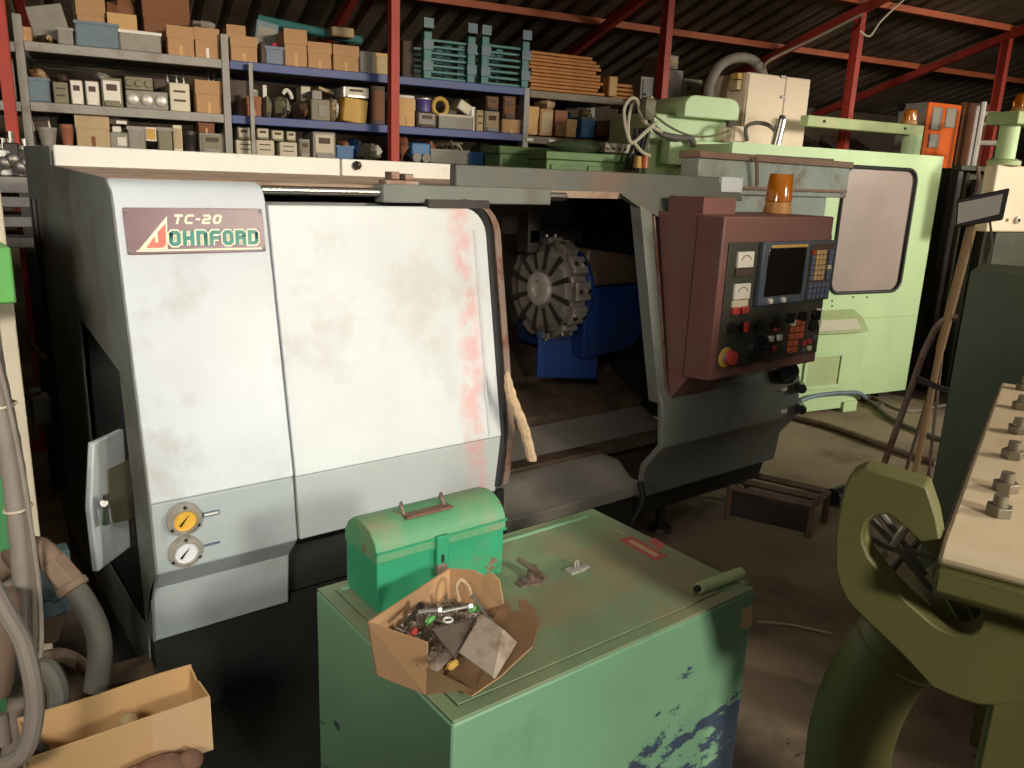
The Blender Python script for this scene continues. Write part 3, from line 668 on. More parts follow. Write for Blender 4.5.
part('tool_block', MB().box(tx - .07, tx - .0, ty + .02, ty + .10, tz + .16, tz + .34).box(tx - .06, tx + .25, ty + .02, ty + .12, tz + .20, tz + .26), 'dark_steel', la, .004)
part('turret_body', MB().lathe([(.15, .11), (.19, .13), (.19, .16)], (tx, ty, tz), (1, 0, 0), 20).slab([(tx + .14, 2.66, 1.125), (2.97, 2.66, 1.125), (2.97, 2.66, 1.0), (2.80, 2.66, .82), (tx + .16, 2.66, .80)], (0, .5, 0)), 'blue_casting', la, .008)
part('turret_top', MB().slab([(tx + .14, 2.68, 1.127), (2.97, 2.68, 1.127), (2.97, 2.68, 1.22), (2.86, 2.68, 1.255), (tx + .17, 2.68, 1.30)], (0, .5, 0)), 'bed_brown', la, .015)
part('turret_apron', MB().slab([(2.33, 2.80, .92), (2.62, 2.70, .88), (2.62, 2.70, .68), (2.33, 2.80, .70)], (.02, .03, 0)), 'blue_casting', la, .004)
# console
YC = 1.95; cz1, cz0 = 1.487, .842; cx0, cx1 = 2.497, 3.23
cn = part('control_console', MB().prism([(YC, cz0 + .012), (YC, cz1), (2.30, cz1), (2.30, cz0 + .15), (2.2, cz0 - .012)], 'x', cx0, cx1), 'console', la, .006)
part('console_bracket', MB().prism([(2.05, cz0), (2.17, cz0 + .01), (2.16, .74), (2.13, .735)], 'x', 2.49, 2.75), 'console', la)
part('console_neck', MB().box(2.55, 2.75, 2.1, 2.28, cz1 - .002, 1.55), 'console', la)
def CB(x0, y0, x1, y1, d0, d1):
    a = P(x0, y0, 1, YC); b = P(x1, y1, 1, YC); return MB().box(min(a.x, b.x), max(a.x, b.x), YC - d1, YC - d0, min(a.z, b.z), max(a.z, b.z))
def CQ(x, y): p = P(x, y, 1, YC); return p
def CXZ(u, v): return (cx0 + u * (cx1 - cx0), cz0 + v * (cz1 - cz0))      # console units
def CBU(u0, v0, u1, v1, d0, d1):
    a = CXZ(u0, v0); b = CXZ(u1, v1); return MB().box(a[0], b[0], YC - d1, YC - d0, a[1], b[1])
part('console_seam', MB().box(cx0 - .002, cx0, 2.075, 2.08, cz0 + .01, cz1 - .01), 'dark_case', la)
part('control_panel', CBU(.05, .09, .985, .85, 0, .008), 'console_face', cn, .003)
scn = part('display_unit', CBU(.30, .46, .985, .85, .008, .03), 'console_blue', cn, .004)
part('bezel_strip', CBU(.36, .815, .70, .832, .03, .033), 'yellow', scn)
part('screen', CBU(.345, .515, .69, .812, .03, .034), 'screen', scn, .006)
kp = part('keypad', CBU(.735, .47, .955, .83, .03, .036), 'dark_case', scn)
for i in range(3):
    for j in range(6):
        u = .775 + i * .035; v = .60 + j * .033
        part('key', CBU(u, v, u + .03, v + .027, .036, .043), 'keys_tan', kp)
for i in range(5):
    for j in range(3):
        u = .74 + i * .042; v = .48 + j * .036
        part('key', CBU(u, v, u + .034, v + .028, .036, .043), 'keys_blue', kp)
for j in range(6): 
    part('key', CBU(.905, .60 + j * .033, .94, .627 + j * .033, .036, .043), 'keys_blue' if j != 2 else 'cream', kp)
    part('key', CBU(.74, .60 + j * .033, .765, .627 + j * .033, .036, .043), 'keys_blue' if j < 5 else 'red', kp)
for i, u in enumerate((.40, .52)): part('knob', MB().lathe([(.012, 0), (.011, .012), (.004, .013)], (CXZ(u, 0)[0], YC - .03, CXZ(0, .487)[1]), (0, -1, 0), 10), 'white', scn)
for v in (.70, .51):
    mt_ = part('meter', CBU(.11, v, .245, v + .095, .008, .02), 'white', cn, .003)
    a = CXZ(.178, v + .02); part('meter_scale', MB().tube([(a[0] + .035 * math.cos(R(t)), YC - .021, a[1] + .035 * math.sin(R(t))) for t in range(30, 151, 15)], .0015, 4), 'blackgloss', mt_)
    part('meter_hood', CBU(.11, v - .05, .245, v - .005, .008, .014), 'cream' if v < .6 else 'dark_case', mt_)
for u in (.11, .185): part('push_button', CBU(u, .42, u + .055, .465, .008, .026), 'red', cn, .003)
def rnd(u, v, r, d, mt_, nm, lab=None, root=cn):
    a = CXZ(u, v); return part(nm, MB().lathe([(r, .008), (r * .95, .008 + d), (r * .5, .01 + d)], (a[0], YC, a[1]), (0, -1, 0), 14), mt_, root, label=lab)
for u in (.12, .22, .35, .50, .64, .76, .9):
    b_ = rnd(u, .34 + .02 * (u > .6), .02, .014, 'blackgloss', 'selector'); a = CXZ(u, .34 + .02 * (u > .6))
    part('selector_bar', MB().box(a[0] - .005, a[0] + .005, YC - .04, YC - .02, a[1] - .02, a[1] + .02), 'blackgloss' if u != .22 else 'red', b_)
    part('scale_plate', MB().box(a[0] - .035, a[0] + .035, YC - .0095, YC - .008, a[1] - .04, a[1] + .04), 'console_face', cn)
hw = rnd(.38, .185, .058, .02, 'blackgloss', 'handwheel'); a = CXZ(.41, .19)
part('crank_knob', MB().cyl((a[0], YC - .03, a[1]), (a[0], YC - .06, a[1]), .011), 'blackgloss', hw)
es = rnd(.11, .155, .042, .003, 'yellow', 'emergency_stop_plate'); rnd(.13, .155, .03, .03, 'red', 'stop_button', 'red mushroom stop button', es)
rnd(.095, .16, .017, .012, 'steel_bright', 'key_switch')
for u, v, c in ((.53, .30, 'red'), (.49, .235, 'white'), (.57, .235, 'white'), (.53, .165, 'red')): part('push_button', CBU(u - .018, v - .018, u + .018, v + .018, .008, .022), c, cn, .002)
for j in range(5):
    for i in range(3):
        if j < 2 and i == 2: continue
        u = .67 + i * .045; v = .12 + j * .045
        part('push_button', CBU(u, v, u + .04, v + .038, .008, .02), 'orange_key' if not (j == 4 and i == 0) else 'cream', cn, .002)
for u, v, c in ((.83, .17, 'red'), (.88, .175, 'red'), (.95, .30, 'cream'), (.93, .38, 'white'), (.93, .2, 'console_blue'), (.885, .13, 'cream'), (.83, .12, 'console_blue')): part('push_button', CBU(u - .018, v - .016, u + .018, v + .016, .008, .02), c, cn, .002)
rnd(.90, .29, .03, .012, 'blackgloss', 'override_dial')
part('console_plug', MB().box(cx1, cx1 + .05, YC + .03, YC + .09, cz1 - .13, cz1 - .08).tube(spline([(cx1 + .02, YC + .06, cz1 - .13), (cx1 + .02, YC + .05, cz1 - .3), (cx1 + .04, YC + .06, cz1 - .36), (cx1 + .03, YC + .2, cz1 - .4)]), .01), 'blackgloss', la)
bq = P(777, 213, 2, cz1); bx, by = bq.x, bq.y
bc = part('beacon', MB().lathe([(.06, .0), (.061, .012), (.056, .045), (.056, .05)], (bx, by, cz1 - .002), (0, 0, 1), 24), 'amber_base', la)
part('beacon_lens', MB().lathe([(.056, .048), (.059, .052), (.052, .162), (.047, .170), (.0, .172)], (bx, by, cz1), (0, 0, 1), 28), 'amber', bc, label='amber beacon lens')
part('beacon_lamp', MB().lathe([(.03, .05), (.03, .07), (.016, .08), (.016, .13), (.0, .135)], (bx, by, cz1), (0, 0, 1), 14), 'silver', bc)
# rear hood beyond the console
hx0 = P(701, 160, 1, 2.75).x; hx1 = P(848, 195, 1, 2.75).x; hx2 = P(832, 195, 1, 2.75).x
hz1 = P(848, 168, 1, 2.75).z; hzm = P(845, 198, 1, 2.75).z; hz0 = P(760, 244, 1, 2.75).z - .1
rh = part('rear_hood', MB().box(hx0, hx1, 2.76, 2.88, hzm, hz1).box(hx0, hx2, 2.78, 2.88, hz0, hzm), 'hood', la, .006)
part('hood_top', MB().box(hx0 - .01, hx1 + .01, 2.745, 2.89, hz1, hz1 + .035), 'hood_top', rh, .004)
part('hood_ledge', MB().box(hx0, hx1 - .03, 2.74, 2.77, hzm + .03, hzm + .045).box(hx0, hx2, 2.765, 2.78, hzm - .12, hzm - .11), 'hood_top', rh)
part('hood_strap', MB().tube(spline([P(756, 157, 1, 2.72), P(757, 165, 1, 2.72), P(757, 186, 1, 2.73)]), .011, 6), 'hood_top', rh)
single('rope', MB().tube([p + Vector((.0018 * math.sin(i * 1.6), .0018 * math.cos(i * 1.6), 0)) for i, p in enumerate(spline([P(507, 372, 1, 2.085), P(511, 395, 1, 2.08), P(524, 428, 1, 2.07), P(532, 460, 1, 2.065)], 10))], [.006 + .012 * min(1, i / 8) for i in range(31)], 8), 'rope', 'tan knotted rope hanging from the edge of the open lathe door', 'rope')
part('hood_arm', MB().box(3.0, hx0 + .3, 2.80, 2.87, hzm - .1, hzm - .03), 'dark_steel', rh)
# ------------------------------------------------------------------ green cabinet with toolbox and carton
def cab_paint():
    m = mat('cabinet_scraped_paint', srgb(122, 164, 128), .45, var=.08, scale=4, dirt=srgb(96, 128, 102), damt=.3, dscale=3)
    nt = m.node_tree; N = nt.nodes; L = nt.links; b = N['Principled BSDF']
    src = b.inputs['Base Color'].links[0].from_socket
    tc = N.new('ShaderNodeTexCoord'); sx = N.new('ShaderNodeSeparateXYZ'); L.new(tc.outputs['Object'], sx.inputs[0])
    mp = N.new('ShaderNodeMapping'); mp.inputs['Rotation'].default_value = (0, R(35), 0); mp.inputs['Scale'].default_value = (1.0, 1, 2.2); L.new(tc.outputs['Object'], mp.inputs[0])
    n = N.new('ShaderNodeTexNoise'); n.inputs['Scale'].default_value = 7; n.inputs['Detail'].default_value = 9; n.inputs['Roughness'].default_value = .72; L.new(mp.outputs[0], n.inputs['Vector'])
    bias = N.new('ShaderNodeMath'); bias.operation = 'MULTIPLY_ADD'; L.new(sx.outputs['Z'], bias.inputs[0]); bias.inputs[1].default_value = -.62; bias.inputs[2].default_value = .30
    bx_ = N.new('ShaderNodeMath'); bx_.operation = 'MULTIPLY_ADD'; L.new(sx.outputs['X'], bx_.inputs[0]); bx_.inputs[1].default_value = .22; bx_.inputs[2].default_value = 0; L.new(bias.outputs[0], bx_.inputs[2])
    s = N.new('ShaderNodeMath'); s.operation = 'ADD'; L.new(n.outputs['Fac'], s.inputs[0]); L.new(bx_.outputs[0], s.inputs[1])
    r = N.new('ShaderNodeMapRange'); r.inputs['From Min'].default_value = .60; r.inputs['From Max'].default_value = .615; L.new(s.outputs[0], r.inputs['Value'])
    mx = N.new('ShaderNodeMix'); mx.data_type = 'RGBA'; L.new(r.outputs[0], mx.inputs['Factor']); L.new(src, mx.inputs['A']); mx.inputs['B'].default_value = (*srgb(62, 74, 92), 1)
    L.new(mx.outputs['Result'], b.inputs['Base Color']); return m
M['cab_front'] = cab_paint()
ZC = .72
bx0, bx1, by0, by1 = .652, 1.468, .957, 1.495
cb = thing('steel_cabinet', 'chipped green steel cabinet carrying the small toolbox and the carton of scrap', 'cabinet', (1.06, 1.225, 0))
part('body', MB().box(bx0, bx1, by0, by1, .06, ZC - .004), 'cab_front', cb, .006)
part('plinth', MB().box(bx0 + .02, bx1 - .02, by0 + .02, by1 - .02, 0, .06), 'lathe_base', cb)
lx1 = P(700, 574, 2, ZC).x; ly0 = P(630, 631, 2, ZC).y; ly1 = P(594, 514, 2, ZC).y
rim = MB().ring([(bx0 + .002, by0 + .002, ZC - .005), (bx1 - .002, by0 + .002, ZC - .005), (bx1 - .002, by1 - .002, ZC - .005), (bx0 + .002, by1 - .002, ZC - .005)],
                [(bx0 + .03, ly0 - .003, ZC - .005), (lx1 + .003, ly0 - .003, ZC - .005), (lx1 + .003, ly1 + .003, ZC - .005), (bx0 + .03, ly1 + .003, ZC - .005)], (0, 0, .006))
part('top_frame', rim, 'cab_top', cb, .0015)
dr_ = part('lid', MB().prism([(bx0 + .033, ly0), (lx1 - .10, ly0), (lx1 - .10, ly0 + .001), (lx1 - .03, ly0 + .001), (lx1 - .03, ly0 + .045), (lx1, ly0 + .055), (lx1, ly1), (bx0 + .033, ly1)], 'z', ZC - .005, ZC + .002), 'cab_top', cb, .0015)
part('lid_lip', MB().box(bx0 + .04, lx1 - .002, ly1 - .012, ly1 - .004, ZC + .002, ZC + .008), 'cab', dr_)
a = P(699, 588, 2, ZC + .015); b = P(741, 573, 2, ZC + .015)
hg = part('hinge_tube', MB().cyl(a, b, .0135, n=18), 'mint_dusty', cb, .001)
part('hinge_leaf', MB().box(b.x - .02, bx1, b.y - .03, b.y + .015, ZC + .001, ZC + .007), 'cab_top', hg)
part('hinge_leaf', MB().box(a.x - .02, a.x + .05, a.y + .0, a.y + .055, ZC + .002, ZC + .006), 'cab_top', hg)
part('hinge_pin', MB().cyl(a - (b - a) * .08, a, .007), 'dark_steel', hg)
q = P(532, 582, 2, ZC)
th_ = part('t_handle', MB().lathe([(.024, .002), (.024, .008), (.014, .012), (.012, .03), (.010, .04)], (q.x, q.y, ZC), (0, 0, 1), 20).box(q.x - .04, q.x + .03, q.y - .012, q.y + .012, ZC + .002, ZC + .006), 'rust_steel', cb)
part('handle_bar', MB().cyl(P(518, 559, 2, ZC + .045), P(546, 578, 2, ZC + .032), .0055, .006, 12), 'rust_steel', th_)
q = P(577, 571, 2, ZC)
hs = part('hasp', MB().box(q.x - .028, q.x + .016, q.y - .014, q.y + .014, ZC + .002, ZC + .008).box(q.x - .006, q.x + .024, q.y - .018, q.y - .004, ZC + .008, ZC + .013), 'silver', cb, .001)
part('hasp_ring', MB().tube([Vector((q.x - .002, q.y, ZC + .018)) + Vector((.008 * math.cos(t * PI / 6), .003 * math.cos(t * PI / 6), .009 * math.sin(t * PI / 6))) for t in range(12)], .0022, 6, True), 'silver', hs)
def toplabel(nm, px, mt, z=.0025, root=cb):
    return part(nm, MB().slab([P(x, y, 2, ZC + z) for x, y in px], (0, 0, .0008)), mt, root)
tl = toplabel('warning_label', [(620, 540), (631, 536), (667, 556), (656, 561)], 'label_red')
toplabel('label_print', [(628, 541.5), (632, 540), (659, 555), (655, 557)], 'label_tan', .0034, tl)
toplabel('red_paint_mark', [(648, 540), (655, 538), (666, 545), (660, 550)], 'label_red', .0012)
part('sticker', MB().slab([P(x, y, 1, by0 - .0005) for x, y in [(742, 609), (752, 606), (751, 626), (741, 629)]], (0, -.001, 0)), 'label_tan', cb)

# toolbox
X0, X1 = .708, 1.033
tb = thing('toolbox', 'small dome lidded green steel toolbox with chipped paint on the cabinet', 'toolbox', ((X0 + X1) / 2, 1.395, ZC + .003))
zb = ZC + .003; zs1 = .832; zs2 = .856
part('box', MB().box(X0 + .003, X1 - .003, 1.327, 1.466, zb, zs1), 'toolbox', tb, .003)
dome = [(1.323, zs1 + .001), (1.323, zs2), (1.332, .876), (1.348, .892), (1.37, .902), (1.40, .905), (1.43, .898), (1.452, .882), (1.466, .858), (1.467, zs1 + .001)]
part('lid', MB().prism(dome, 'x', X0, X1), 'toolbox_top', tb, .003)
part('lid_bead', MB().box(X0 - .001, X1 + .001, 1.3205, 1.325, zs2 - .002, zs2 + .002).box(X0 - .001, X1 + .001, 1.3205, 1.325, zs1, zs1 + .004), 'toolbox', tb)
hx, hy = P(403, 513, 2, .905).x, 1.372
hd = part('handle_strap', MB().prism([(.0, .0), (.0, .006), (.03, .003), (.03, -.003)], 'x', hx - .005, hx + .11, Matrix.Translation((0, 1.352, .9))), 'handle_rust', tb, .001)
for xx in (hx, hx + .1): part('handle_loop', MB().tube([(xx, 1.375, .902), (xx, 1.385, .916), (xx + .008, 1.40, .918), (xx + .012, 1.41, .903)], .004, 6), 'rust_steel', hd)
lx = P(441, 540, 1, 1.322).x
lt = part('latch', MB().box(lx - .014, lx + .016, 1.314, 1.325, zs1 - .035, zs2 + .006), 'toolbox', tb, .002)
part('latch_slot', MB().box(lx - .003, lx + .003, 1.3125, 1.315, zs1 - .03, zs1 - .012), 'dark_steel', lt)
part('latch_staple', MB().box(lx - .012, lx + .014, 1.316, 1.327, zs1 - .06, zs1 - .036), 'rust_steel', tb, .001)

# carton of scrap on the cabinet corner
ct = thing('open_carton', 'torn open cardboard box full of scrap on the corner of the green cabinet', 'carton', (.76, 1.15, ZC + .004))
zb = ZC + .004; zt_ = .83
A = P(426, 695, 2, zb); Lc = P(376, 675, 2, zb)
A1 = P(427, 643, 2, .825); L1 = P(367, 622, 2, zt_); B1 = P(449, 568, 2, .835); C1 = P(500, 580, 2, .83)
lon = (B1 - L1); lon.z = 0
B = Lc + lon * .92; B.z = zb; C_ = A + lon * .92; C_.z = zb
th = .0035
bot = MB().slab([A, C_, B, Lc], (0, 0, th)); part('carton_bottom', bot, 'card', ct)
inn = (lon.normalized())
shn = (Lc - A).normalized()
def wall(nm, pts, n_, mt='card'): return part(nm, MB().slab(pts, n_ * th), mt, ct, label=None)
wall('carton_wall', [A, Lc, L1, A1], inn)
wall('carton_wall', [Lc, B, B1, L1], -shn)
Cm = P(504, 603, 2, .81)
wall('carton_wall', [B, C_, Cm, C1, P(492, 572, 2, .836), P(484, 575, 2, .83), P(474, 570, 2, .836), B1], -inn)
wall('carton_wall', [A, A + lon * .33, P(472, 689, 2, .745), A.lerp(A1, .55)], shn)
fl = [A + lon * .2, P(472, 697, 2, .735), P(500, 678, 2, .75), P(532, 648, 2, .785), P(540, 625, 2, .80), P(535, 612, 2, .81), P(526, 602, 2, .815), P(518, 601.5, 2, .815), P(520, 613, 2, .802), P(511, 613, 2, .802), P(507, 602, 2, .81), C_]
part('carton_flap', MB().slab(fl, (0, 0, th)), 'card', ct)
cc = (A + C_ + B + Lc) / 4; rn = random.Random(3)
def heap(u, v):                                    # height of the pile over carton plan
    return zb + .02 + .075 * max(0, 1 - ((u - .45) / .62) ** 2) * max(0, 1 - ((v - .5) / .62) ** 2)
wid = (Lc - A); wid.z = 0; lonb = lon * .92
def hp_(u, v, dz=0): p = A + lonb * u + wid * v; return Vector((p.x, p.y, heap(u, v) + dz))
mb = MB()
for i in range(420):
    u, v = rn.uniform(.08, .92), rn.uniform(.12, .92); p = hp_(u, v, rn.uniform(-.012, .003)); d = Vector((rn.uniform(-1, 1), rn.uniform(-1, 1), rn.uniform(-.5, .5))).normalized()
    l = rn.uniform(.008, .024); k = rn.random()
    if k < .5: mb.cyl(p - d * l, p + d * l, rn.uniform(.002, .0045), n=6)
    elif k < .8: mb.blob(p, .008, .006, .005, i, .3)
    else: mb.tube([p + Vector((.008 * math.cos(t * PI / 4), .008 * math.sin(t * PI / 4), .003 * math.sin(t))) for t in range(8)], .002, 5, True)
mb.add([hp_(u / 8, v / 6, -.012) for v in range(7) for u in range(9)], [(j * 9 + i, j * 9 + i + 1, j * 9 + i + 10, j * 9 + i + 9) for j in range(6) for i in range(8)])
single('scrap_hardware', mb, 'scrap', 'heap of small oily screws and bits filling the torn carton on the cabinet', 'scrap', loc=cc, kind='stuff')
def bent_plate(pts, mt, lab, grp=None):
    return single('scrap_plate', MB().slab(pts, (0, 0, .002)), mt, lab, 'metal plate', loc=pts[0], group=grp)
zz = .80
single('scrap_plate', MB().slab([P(459, 653, 2, 0.821), P(482, 615, 2, 0.848), P(503, 630, 2, 0.841), P(493, 678, 2, 0.811)], (0, 0, .002)).slab([P(503, 630, 2, 0.841), P(517, 643, 2, 0.826), P(495, 679, 2, 0.804), P(493, 678, 2, 0.811)], (0, 0, .002)), 'scrap_sheet', 'bent bright metal plate on top of the scrap in the carton', 'metal plate', loc=P(480, 650, 2, 0.806))
single('scrap_plate', MB().slab([P(432, 630, 2, 0.838), P(445, 624, 2, 0.826), P(477, 618, 2, 0.838), P(455, 660, 2, 0.816)], (0, 0, .002)), 'scrap_dark', 'dark flat metal plate beneath the bent one in the carton of scrap', 'metal plate', loc=P(450, 640, 2, 0.806))
for i, (x, y, mt, cat, lab, ang) in enumerate([(430, 620, 'leafgreen', 'tag', 'bright green scrap at the left of the two metal plates in the carton', .4), (474, 609, 'leafgreen', 'tag', 'bright green scrap at the back of the pile behind the bent plate', -.3), (414, 631, 'red', 'tag', 'red scrap piece at the left edge of the pile in the carton', .9), (452, 665, 'yellow', 'tag', 'yellow scrap piece at the front of the pile below the plates', .2)]):
    p = P(x, y, 2, 0.826); single('plastic_scrap', MB().blob((0, 0, 0), .013, .006, .006, i, .3, Matrix.Rotation(ang, 4, 'Z')).xf(Matrix.Translation(p)), mt, lab, 'plastic piece', loc=p)
p = P(448, 620, 2, 0.832); single('washer', MB().tube([p + Vector((.008 * math.cos(t * PI / 8), .008 * math.sin(t * PI / 8), 0)) for t in range(16)], .0022, 6, True), 'white', 'white ring lying above the dark plate in the carton of scrap', 'ring', loc=p)
p = P(463, 590, 2, 0.836); single('rope_scrap', MB().tube(spline([p + Vector(v) for v in ((-.02, -.02, -.01), (-.012, .005, .006), (.004, .014, .014), (.012, .0, .004), (.006, -.02, -.008))]), .0035, 6), 'rope', 'small loop of cord at the back of the scrap carton', 'cord', loc=p)
for i, (x0, y0, x1, y1, r_, lab) in enumerate([(440, 612, 470, 606, .004, 'steel pin lying across the top of the scrap pile'), (418, 612, 440, 610, .0045, 'steel pin at the left of the scrap pile'), (474, 596, 490, 622, .0045, 'steel bolt at the right of the scrap pile'), (405, 625, 420, 606, .004, 'dark drill bit at the left edge of the scrap pile')]):
    p0, p1 = P(x0, y0, 2, 0.831), P(x1, y1, 2, 0.834)
    single('steel_pin', MB().cyl(p0, p1, r_, r_ * .8, 10).lathe([(r_ * 1.7, -.004), (r_ * 1.7, .004)], p1, p1 - p0, 6), 'steel_bright' if i < 3 else 'dark_steel', lab, 'pin', loc=p0)

# ------------------------------------------------------------------ long carton, crate and plank at the lower left
zt_ = .50
F1, K1 = P(212, 695, 2, zt_), P(187, 667, 2, zt_)
yf, yk = F1.y, K1.y; xr = (F1.x + K1.x) / 2 + .002; xl = P(28, 762, 2, zt_).x
hgt = F1.z - P(211, 750, 1, yf).z
z0 = zt_ - hgt
cr = thing('wooden_crate', 'dark wooden crate beneath the long carton at the lower left', 'crate', (0, 1.75, 0))
for i in range(4): part('slat', MB().box(.10, xr - .03, yf + .03, yf + .05, .03 + i * .09, .10 + i * .09), 'plank', cr, .003)
part('top_boards', MB().box(.10, xr - .02, yf + .02, 2.02, z0 - .025, z0 - .001), 'plank', cr, .003)
for xx in (.10, xr - .08):
    for yy in (yf + .05, 1.96): part('post', MB().box(xx, xx + .04, yy, yy + .04, 0, z0 - .025), 'plank', cr)
lc = thing('open_carton', 'long shallow open cardboard box at the lower left of the photo', 'carton', ((xl + xr) / 2, (yf + yk) / 2, z0))
th = .004
part('carton_bottom', MB().box(xl, xr, yf, yk, z0, z0 + th), 'card_light', lc)
part('carton_wall', MB().box(xl, xr, yf, yf + th, z0 + th, zt_), 'card_light', lc, .0015)
vs = []; fs = []
for i in range(13):                                # bulging back wall
    xx = xl + (xr - xl) * i / 12; bow = .016 * math.sin(PI * i / 12 * 1.3) ** 2
    vs += [(xx, yk - bow, z0 + th), (xx, yk - bow * .3, zt_ + .004), (xx, yk + th - bow, z0 + th), (xx, yk + th - bow * .3, zt_ + .004)]
for i in range(12):
    a = 4 * i; fs += [(a, a + 1, a + 5, a + 4), (a + 2, a + 6, a + 7, a + 3), (a + 1, a + 3, a + 7, a + 5), (a, a + 4, a + 6, a + 2)]
part('carton_wall', MB().add(vs, fs), 'card_light', lc)
part('carton_wall', MB().slab([(xr, yf + th, z0 + th), (xr, yk, z0 + th), (xr, yk, zt_), (xr, yf + (yk - yf) * .62, zt_ - .012), (xr, yf + (yk - yf) * .55, zt_ - .004), (xr, yf + th, zt_)], (-th, 0, 0)), 'card_light', lc)
part('carton_wall', MB().box(xl, xl + th, yf + th, yk, z0 + th, zt_), 'card_light', lc)
part('tape', MB().box(xr - .12, xr + .0005, yf - .0008, yf, z0, zt_), 'label_tan', lc)
for i, (x, y, l) in enumerate([(38, 752, 'round black knob at the left end of the long carton'), (128, 722, 'small stone lying in the middle of the long carton')]):
    p = P(x, y, 1, (yf + yk) / 2)
    single('loose_part', MB().blob(p, .02, .018, .018, i + 5, .12), 'dark_steel' if i == 0 else 'tan_case', l, 'part', loc=p)
p = Vector((P(165, 705, 2, z0 + .03).x, (yf + yk) / 2, z0 + .014)); single('metal_strip', MB().box(p.x - .07, p.x + .05, p.y - .012, p.y + .012, p.z - .008, p.z + .004, ), 'olive_case', 'dull metal strip lying inside the right end of the long carton', 'strip', loc=p)
a = P(42, 705, 2, z0 + .03); b = P(156, 672, 2, z0 + .03)
single('plank', MB().slab([a, b, b + Vector((0, .05, 0)), a + Vector((0, .05, 0))], (0, 0, -.03)), 'plank', 'dark wooden plank lying behind the long carton', 'plank', loc=a, bevel=.003)
a = P(150, 762, 2, z0 + .08); 
single('work_glove', MB().blob((0, 0, 0), .055, .03, .035, 4, .1).blob((-.045, .01, .0), .03, .02, .025, 5, .1).blob((.06, .0, -.01), .03, .02, .03, 6, .1).xf(Matrix.Translation(P(158, 771, 1, yf - .045))), 'glove', 'brown cloth work glove in front of the long carton at the bottom edge', 'glove', loc=P(158, 771, 1, yf - .045))

# ------------------------------------------------------------------ green machine and hoses at the left edge
def PT(x, y, t): return EYE + ray(x, y) * t
YG = 2.35
xs = P(25, 400, 1, YG).x; gt = P(4, 190, 1, YG).z; sw = .035
gm = thing('press_machine', 'green machine column with beige edge strip at the left edge of the photo', 'machine', (-.6, 2.8, 0))
part('body', MB().box(-1.3, xs - sw, YG + .01, 3.4, .0, P(2, 300, 1, YG).z), 'midgreen', gm, .01)
part('edge_strip', MB().box(xs - sw, xs, YG, YG + .6, .0, gt), 'strip', gm, .004)
part('beige_panel', MB().box(-1.3, xs - sw - .002, YG + .005, 3.4, P(2, 300, 1, YG).z, gt - .01), 'strip', gm, .004)
xg = P(14, 275, 1, YG - .14).x
part('switch_box', MB().box(xg - .4, xg, YG - .14, YG + .0, P(10, 304, 1, YG - .14).z, P(6, 247, 1, YG - .14).z), 'leafgreen', gm, .006)
D1 = 1.75
def hose(nm, px, t, r, mt, lab, cat='hose', n=10):
    pts = spline([PT(x, y, tt) for (x, y), tt in zip(px, t if isinstance(t, list) else [t] * len(px))])
    return single(nm, MB().tube(pts, r, n), mt, lab, cat, loc=pts[-1])
cp = thing('conduit_pipe', 'thick dusty conduit with two pale ties running down the left edge', 'pipe', PT(25, 690, D1))
pp = spline([PT(x, y, D1) for x, y in [(-14, 330), (-4, 385), (8, 440), (17, 500), (24, 570), (25, 640), (20, 700), (8, 790)]])
part('pipe', MB().tube(pp, [.024 + .001 * math.sin(i * 2.2) for i in range(len(pp))], 14), 'hose_grey', cp)
for x, y, s in ((2, 405, (-.012, -.03)), (18, 508, (-.01, -.03))):
    c = PT(x, y, D1); ax = Vector((.12, 0, -1)).normalized(); u = ax.cross(Vector((0, 1, 0))).normalized(); v = ax.cross(u)
    part('cable_tie', MB().tube([c + (u * math.cos(t * PI / 10) + v * math.sin(t * PI / 10)) * .0265 for t in range(20)], .0035, 6, True), 'tie', cp)
hose('cable', [(-5, 350), (8, 400), (22, 470), (33, 540), (40, 600), (41, 650), (34, 680)], D1 - .02, .005, 'hose_grey', 'thin grey cable running along the thick conduit at the left', 'cable', 8)
hose('flexible_hose', [(-8, 585), (8, 615), (24, 645), (34, 690), (33, 725), (22, 755), (-5, 768)], 1.45, .016, 'hose_grey', 'grey hose looping over the bottom left corner of the photo')
el = thing('hydraulic_hose', 'dusty hydraulic hose with a brown elbow fitting beside the carton', 'hose', PT(100, 690, 1.8))
part('elbow', MB().tube(spline([PT(28, 560, 1.8), PT(34, 548, 1.8), PT(44, 552, 1.8), PT(56, 566, 1.8)]), [.026] * 19, 14), 'hose_brown', el)
pn = spline([PT(52, 562, 1.8), PT(64, 576, 1.8), PT(74, 588, 1.8)])
part('nut', MB().tube(pn, [.032] * len(pn), 6), 'hose_brown', el, .003)
part('collar', MB().tube([PT(70, 583, 1.8), PT(75, 590, 1.8)], .034, 16), 'hose_brown', el, .003)
ph = spline([PT(72, 586, 1.8), PT(86, 606, 1.8), PT(97, 630, 1.8), PT(100, 655, 1.8), PT(96, 690, 1.8)])
part('hose', MB().tube(ph, .026, 14), 'hose_dark', el)
vb = thing('valve_block', 'dusty grey valve block with a red spot behind the conduit', 'valve', PT(10, 640, 1.9))
part('body', MB().box(PT(-14, 600, 1.9).x, PT(16, 600, 1.9).x, PT(8, 600, 1.9).y, PT(8, 600, 1.9).y + .1, PT(8, 640, 1.9).z, PT(8, 565, 1.9).z), 'hose_grey', vb, .008)
c = PT(10, 597, 1.885); part('red_spot', MB().box(c.x - .006, c.x + .008, c.y - .01, c.y + .005, c.z - .025, c.z + .025), 'red', vb)  # small red block on the valve body
part('cap', MB().cyl(PT(-6, 572, 1.87), PT(12, 560, 1.87), .03), 'hose_brown', vb)
